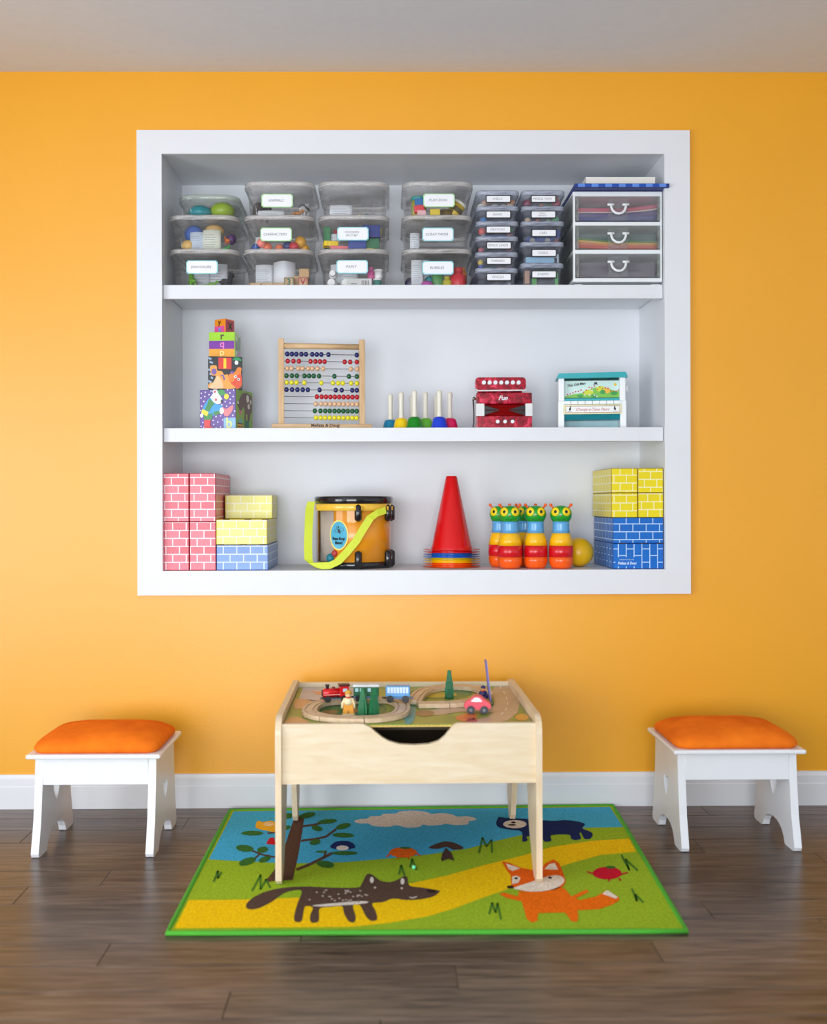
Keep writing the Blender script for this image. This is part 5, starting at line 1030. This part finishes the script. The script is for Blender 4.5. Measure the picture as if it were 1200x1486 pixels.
part('board_edge', MB().prism([(-.2+.006*i, (.0012 if i % 2 else -.0012)) for i in range(52)]+[(.112, -.004), (-.2, -.004)], TY0+.0285, TY0+.03, lambda a, b, h: tl(a, h, BZ-.002+b)), mat((215, 180, 90), rough=.5), bd)
def bp(px, py, kk): p = onZ(px, py, BZ+.0003*kk); return tl(p.x, min(max(p.y, TY0+.031), TY1-.034), p.z)
def board(name, polys, kk, rgb, sm=True):
  for polys in [[q] for q in polys]: flat(name, [smooth(p) if sm else p for p in polys], lambda u, v: bp(u, v, kk), mat(rgb, rough=.34, var=.1, scale=30, spec=.4), bd)
board('lilac_road_print', [[(441, 997), (520, 997), (522, 1010), (490, 1018), (450, 1018), (434, 1014)]], 1, (196, 188, 190), False)
board('dirt_print', [[(430, 1014), (455, 1018), (447, 1026), (428, 1028)]], 2, (214, 160, 110)); board('dirt_print', [[(420, 1040), (440, 1043), (450, 1054), (412, 1054)]], 2, (222, 165, 105)); board('dirt_print', [[(452, 1003), (468, 1003), (480, 1007), (462, 1008)]], 2, (220, 150, 105), False)
board('sand_print', [[(432, 1015), (446, 1013), (470, 1020), (450, 1024), (430, 1019)]], 1, (226, 205, 150))
board('island_print', [ell(512, 1029, 50, 13)], 1, (32, 112, 52), False); board('dirt_print', [ell(508, 1031, 12, 3.5)], 2, (165, 105, 60), False); board('flower_bed_print', [ell(478, 1033, 12, 3)], 2, (150, 120, 60), False)
board('island_print', [ell(640, 1006, 46, 9)], 1, (70, 130, 60), False); board('meadow_print', [ell(632, 1008, 32, 4.5)], 2, (196, 178, 50), False)
board('verge_print', [[(596, 1019), (700, 1019), (722, 1022), (720, 1028), (640, 1030), (594, 1026)]], 1, (64, 140, 80), False)
board('water_print', [[(591, 1028), (600, 1026), (603, 1034), (598, 1048), (588, 1050), (586, 1040)]], 2, (40, 150, 150)); board('leaf_edge_print', [[(440, 1046), (480, 1052), (600, 1049), (600, 1056), (440, 1056)]], 1, (120, 165, 60), False)
board('road_print', [[(716, 990), (740, 990), (750, 1008), (754, 1022), (750, 1035), (737, 1045), (717, 1052), (680, 1053), (664, 1051), (690, 1045), (708, 1040), (716, 1034), (700, 1033), (665, 1033), (640, 1038), (622, 1037), (618, 1032), (640, 1028), (690, 1026), (714, 1026), (719, 1018), (714, 1005)]], 2, (198, 168, 136), False)
board('road_dash_print', [stroke(p, 1.6) for p in ([(726, 995), (728, 999)], [(731, 1003), (733, 1007)], [(735, 1011), (736, 1015)], [(737, 1019), (736, 1023)], [(735, 1027), (733, 1031)], [(730, 1034), (726, 1037)])], 3, (232, 220, 205), False)
board('dirt_print', [ell(616, 1035, 14, 4.5)], 3, (158, 112, 66), False); board('autumn_print', [[(660, 1041), (685, 1034), (690, 1043), (672, 1047)]], 3, (222, 120, 55)); board('autumn_print', [ell(757, 1041, 10, 5)], 3, (225, 160, 40), False); board('olive_print', [[(741, 1030), (760, 1028), (770, 1052), (730, 1052), (745, 1043)]], 1, (130, 140, 50), False); board('olive_print', [[(707, 994), (713, 1006), (718, 1018), (713, 1025), (690, 1020), (700, 1008)]], 1, (128, 120, 56), False); board('red_patch_print', [ell(684, 1046, 8, 4)], 3, (180, 70, 60), False)

# ---- wooden track
TRK = wood((226, 200, 168), (205, 174, 136), 'beech track', (8, 8, 8), rough=.45)
prof = [(-.021, 0), (.021, 0), (.021, .012), (.0135, .012), (.0135, .0092), (.0085, .0092), (.0085, .012), (-.0085, .012), (-.0085, .0092), (-.0135, .0092), (-.0135, .012), (-.021, .012)]
def track(name, label, pts, closed, cuts):
    P = []
    n = len(pts)
    for i in range(n if closed else n-1):
        g_ = lambda j: pts[j % n] if closed else pts[min(max(j, 0), n-1)]
        p0, p1, p2, p3 = g_(i-1), g_(i), g_(i+1), g_(i+2)
        for j in range(6):
            u = j/6; P.append(tuple(.5*(2*p1[a]+(p2[a]-p0[a])*u+(2*p0[a]-5*p1[a]+4*p2[a]-p3[a])*u*u+(3*p1[a]-p0[a]-3*p2[a]+p3[a])*u**3) for a in (0, 1)))
    if not closed: P.append(pts[-1])
    W_ = [onZ(x, y, BZ+.0145) for x, y in P]
    o = thing(name, label, 'track', (0, 0, BZ+.0015)); m = len(W_)
    step = m/cuts
    for c_ in range(cuts):
        a, b = int(c_*step), int((c_+1)*step); idx = [(i % m) if closed else min(i, m-1) for i in range(a, b+1)]
        seg = [Vector((W_[i].x, W_[i].y, 0)) for i in idx]
        d0 = (seg[1]-seg[0]).normalized()*.0006; d1 = (seg[-2]-seg[-1]).normalized()*.0006; seg[0] += d0; seg[-1] += d1
        part('track_piece', MB().sweep(prof, seg), TRK, o)
    return o
track('wooden_track', 'oval wooden train track loop at the left of the table top', [(449, 1029), (456, 1021), (472, 1016), (500, 1013.5), (535, 1012.5), (565, 1013), (581, 1018), (584, 1027), (576, 1034), (552, 1038.7), (515, 1040.3), (480, 1038.7), (456, 1034.5)], True, 8)
track('wooden_track', 'wooden train track branch curling round the lone green tree', [(601, 1016), (606, 1008), (614, 1001), (630, 996.5), (655, 994), (680, 994.5), (698, 998), (705, 1004), (698, 1011), (676, 1016.5), (650, 1018.5), (625, 1019), (606, 1019.5)], False, 6)

# ---- train
TZ = BZ+.0136
WHEEL = mat((28, 28, 32), rough=.35)
def wheels(o, xs, r, hw):
    for x in xs:
        for q in (-1, 1): part('wheel', MB().prism(ell(x, r, r, r, 0, 16), q*(hw-.004), q*hw, lambda a, b, h: (a, h, b)), WHEEL, o)
def at(px, py, z): p = onZ(px, py, z); return (p.x, p.y, z)
GT = 'toy train on the table'
o = thing('toy_locomotive', 'red and black toy steam locomotive heading the train on the track', 'toy train', at(487, 1018, TZ), math.radians(10), GT)
part('chassis', MB().box((0, 0, .011), (.074, .024, .009), .002), mat((34, 32, 36), rough=.4), o)
part('boiler', MB().tube([(-.038, 0, .026), (-.033, 0, .026), (.012, 0, .026)], [.009, .0125, .0125], 18), mat((215, 20, 22), rough=.25, coat=.3), o)
part('smokebox', MB().tube([(-.040, 0, .026), (-.036, 0, .026)], .0095, 16), mat((40, 36, 40), rough=.4), o)
cb = part('cab', MB().box((.024, 0, .030), (.027, .026, .030), .002), mat((210, 18, 22), rough=.25, coat=.3), o)
part('cab_roof', MB().box((.024, 0, .0475), (.033, .030, .006), .0025), mat((70, 24, 24), rough=.35), o)
part('cab_window', MB().box((.026, -.0132, .034), (.012, .0008, .009), 0), mat((190, 215, 235), rough=.2), cb)
part('funnel', MB().lathe([(.0045, 0), (.0045, .006), (.006, .011), (.006, .013)], 14, (-.024, 0, .037)), mat((36, 30, 34), rough=.4), o); part('dome', MB().ball((-.006, 0, .038), .0055, 12), mat((120, 20, 22), rough=.3), o)
part('stripe', MB().box((-.012, -.0124, .022), (.048, .001, .0016), 0), mat((245, 190, 180), rough=.4), o); part('buffer', MB().tube([(-.038, 0, .011), (-.045, 0, .011)], .003, 10), mat((120, 125, 130), rough=.3, metal=.8), o)
wheels(o, (-.024, .022), .0095, .0155); part('side_rod', MB().box((0, -.0162, .0095), (.030, .001, .005), 0), mat((130, 135, 140), rough=.3, metal=.6), o)
o = thing('toy_carriage', 'green toy railway carriage with white roof behind the locomotive', 'toy train', at(531.5, 1017, TZ), math.radians(0), GT)
bd_ = part('carriage_body', MB().box((0, 0, .029), (.073, .027, .027), .002), mat((15, 95, 60), rough=.35), o); part('roof', MB().box((0, 0, .045), (.077, .031, .007), .003), mat((232, 234, 236), rough=.4), o)
part('sill', MB().box((0, 0, .013), (.072, .026, .008), .001), mat((85, 110, 140), rough=.4), o)
for i in range(4): part('carriage_window', MB().box((-.027+.013*i+.010*(i > 1), -.0137, .034), (.009, .001, .010), 0), mat((185, 220, 230), rough=.2), bd_)
wheels(o, (-.022, .022), .0095, .0155); part('coupling', MB().tube([(-.036, 0, .012), (-.046, 0, .012)], .0025, 8), mat((60, 60, 65), rough=.4), o)
o = thing('toy_carriage', 'light blue toy railway carriage with pale windows, last of the train', 'toy train', at(577.5, 1018.5, TZ), math.radians(-2), GT)
bd_ = part('carriage_body', MB().box((0, 0, .0315), (.070, .028, .031), .003), mat((95, 165, 225), rough=.35), o)
for i in range(7): part('carriage_window', MB().box((-.0264+.0088*i, -.0142, .036), (.007, .001, .017), 0), mat((215, 232, 245), rough=.2), bd_)
part('sill', MB().box((0, 0, .013), (.060, .024, .007), .001), mat((80, 120, 165), rough=.4), o); wheels(o, (-.022, .022), .0105, .0155)
part('coupling', MB().tube([(-.034, 0, .012), (-.046, 0, .012)], .0025, 8), mat((60, 60, 65), rough=.4), o); part('coupling', MB().tube([(.034, 0, .012), (.044, 0, .012)], .004, 8), mat((130, 135, 140), rough=.4), o)
# ---- trees, figures, car, sign
def toy_tree(px, py, h, w_, label):
    o = thing('toy_tree', label, 'toy tree', at(px, py, BZ+.0016), random.uniform(-.4, .4), 'green wooden trees on the table')
    pts = [(-.5, 0), (.5, 0), (.46, .12), (.5, .30), (.42, .34), (.40, .55), (.32, .60), (.28, .78), (.2, .84), (.13, 1), (-.13, 1), (-.2, .84), (-.28, .78), (-.32, .60), (-.40, .55), (-.42, .34), (-.5, .30), (-.46, .12)]
    part('tree_front', MB().prism([(a*w_, b*h) for a, b in pts], -.006, .006, lambda a, b, q: (a, q, b)), mat((10, 110, 62), rough=.5), o)
    part('tree_cross', MB().prism([(a*w_*.8, b*h*.985) for a, b in pts], -.006, .006, lambda a, b, q: (q, a, b)), mat((8, 98, 54), rough=.5), o)
toy_tree(527, 1040, .078, .027, 'green wooden tree beside the yellow figure, left of the pair'); toy_tree(542.5, 1040.5, .080, .029, 'green wooden tree, right of the pair inside the track loop'); toy_tree(652, 1012, .081, .028, 'lone green wooden tree inside the far track curve')
def figure(px, py, h, label, body, legs, head, hat):
    o = thing('toy_figure', label, 'toy figure', at(px, py, BZ+.0016)); k = h/.068
    part('peg_base', MB().box((0, 0, .003*k), (.034*k, .014*k, .006*k), .002), mat((225, 200, 160), rough=.5), o)
    part('trousers', MB().prism([(x*k, z*k) for x, z in ((-.015, .005), (-.003, .005), (0, .016), (.003, .005), (.015, .005), (.011, .036), (-.011, .036))], -.005*k, .005*k, lambda a, b, q: (a, q, b)), mat(legs, rough=.5), o)
    part('coat', MB().lathe([(.012*k, .030*k), (.0125*k, .036*k), (.0105*k, .046*k), (.006*k, .050*k)], 16, sy=.7), mat(body, rough=.5), o)
    for sx in (-1, 1): part('arm', MB().tube([(sx*.009*k, 0, .046*k), (sx*.0155*k, 0, .032*k), (sx*.0165*k, -.001, .020*k)], [.004*k, .004*k, .0032*k], 8), mat(body, rough=.5), o)
    hd = part('head', MB().ball((0, 0, .056*k), .0082*k, 14), mat(head, rough=.5), o); part('hat', MB().lathe([(.0095*k, .0585*k), (.009*k, .063*k), (.005*k, .068*k), (.001, .069*k)], 14), mat(hat, rough=.5), hd)
    part('eyes', MB().ball((-.0028*k, -.0078*k, .0565*k), .0009*k, 6), mat((40, 30, 30)), hd); part('scarf', MB().lathe([(.0075*k, .047*k), (.008*k, .049*k), (.0065*k, .0515*k)], 14), mat((190, 50, 40), rough=.5), o)
figure(505.5, 1038.5, .070, 'small figure in yellow dungarees standing inside the track loop', (232, 214, 170), (225, 150, 25), (238, 205, 160), (215, 160, 60))
figure(701, 1021, .052, 'small figure in navy standing behind the pink car', (40, 36, 90), (45, 40, 95), (225, 160, 80), (50, 40, 90))
p = at(693, 1034, BZ+.0016)
o = thing('toy_car', 'pink toy car with white windows on the printed road', 'toy car', p, math.radians(-6)); sc = .066
cbod = part('car_body', MB().prism([(a*sc, b*sc) for a, b in smooth([(-.5, .2), (.5, .2), (.52, .42), (.40, .50), (.26, .60), (.12, .72), (-.14, .72), (-.30, .58), (-.5, .46)], 2)], -.016, .016, lambda a, b, h: (a, h, b)), mat((226, 72, 92), rough=.35), o)
part('car_window', MB().prism([(a*sc, b*sc) for a, b in smooth([(-.26, .50), (.18, .50), (.12, .62), (.04, .67), (-.12, .67), (-.2, .60)], 2)], -.0168, -.0158, lambda a, b, h: (a, h, b)), mat((235, 228, 236), rough=.25), cbod)
for x in (-.28, .28):
    for q in (-1, 1):
        wh = part('wheel', MB().prism(ell(x*sc, .16*sc, .165*sc, .165*sc, 0, 18), q*.0135, q*.021, lambda a, b, h: (a, h, b)), mat((52, 54, 62), rough=.5), o); part('hub', MB().prism(ell(x*sc, .16*sc, .07*sc, .07*sc, 0, 12), q*.021, q*.0218, lambda a, b, h: (a, h, b)), mat((110, 112, 120), rough=.4), wh)
p = at(711.5, 1021, BZ+.0016)
o = thing('toy_sign', 'tall thin violet toy sign seen edge on beside the pink car', 'toy sign', p, math.radians(1)); 
mb = MB(); mb.M = Matrix.Rotation(math.radians(-6), 4, 'Y'); mb.prism(rrect(.044, .122, .01), -.0016, .0016, lambda a, b, h: (h, a, b+.067)); part('sign_panel', mb, mat((120, 118, 190), rough=.45), o)
part('sign_foot', MB().box((0, 0, .005), (.018, .034, .010), .002), mat((96, 104, 62), rough=.5), o)

# ------------------------------------------------------------------ stools
ORNG = mat((255, 122, 26), rough=.9, var=.2, scale=13, bump=.25, spec=.15)
SW = mat((234, 236, 240), rough=.35, var=.01)
def stool(cx, cy, label, mir):
    t = thing('stool', label, 'stool', (cx, cy, 0), 0, 'white stools by the wall')
    zt = .279
    heart = [(0, .166), (-.012, .181), (-.021, .196), (-.019, .209), (-.009, .213), (0, .205), (.009, .213), (.019, .209), (.021, .196), (.012, .181)]
    heart = [(a*1.3, .152+(b-.19)*1.35) for a, b in heart]
    arch = [(.086, .003), (.080, .018), (.068, .034), (.050, .046), (.028, .053), (0, .055), (-.028, .053), (-.050, .046), (-.068, .034), (-.080, .018), (-.086, .003)]
    out = [(-.118, zt), (-.124, .20), (-.136, .10), (-.158, .012), (-.153, .002), (-.140, 0), (-.092, 0)]+arch[::-1]+[(.092, 0), (.140, 0), (.153, .002), (.158, .012), (.136, .10), (.124, .20), (.118, zt)]
    # outline joined to the heart hole by a slit at the top
    poly = [(0.0002, zt)]+[(a, b) for a, b in ([(-.118, zt)]+out[1:])]
    hole = heart[5:]+heart[:5]           # starts at the notch of the heart
    poly = poly+[(-.0002+.0004, zt)][:0]+[(.0004, zt), (.0004, heart[5][1])]+hole[1:]+[(.0002, heart[5][1])]
    for x in (-.1625, .1625):
        part('side_panel', MB().prism(poly, x-.011, x+.011, lambda a, b, h: (h, a, b)), SW, t)
    for y in (-.122, .104): part('apron', MB().span((-.1515, y, .199), (.1515, y+.018, zt), .001, 1), SW, t)
    part('seat_board', MB().box((0, 0, zt+.0065), (.384, .300, .013), .005, 3), SW, t)
    cu = loft(MB(), [(.345, .262, 0, .03), (.362, .278, .006, .04), (.366, .282, .014, .045), (.358, .274, .023, .05), (.338, .256, .033, .06), (.305, .225, .042, .06), (.25, .175, .0495, .06), (.17, .115, .0545, .05), (.06, .04, .0565, .02)], True, True, True, 8)
    cu.v = [(a, b, c_+zt+.013) for a, b, c_ in cu.v]
    part('cushion', cu, ORNG, t)
    return t
stool(-.932, -.316, 'white stool with orange cushion left of the train table', False); stool(.926, -.296, 'white stool with orange cushion right of the train table', True)
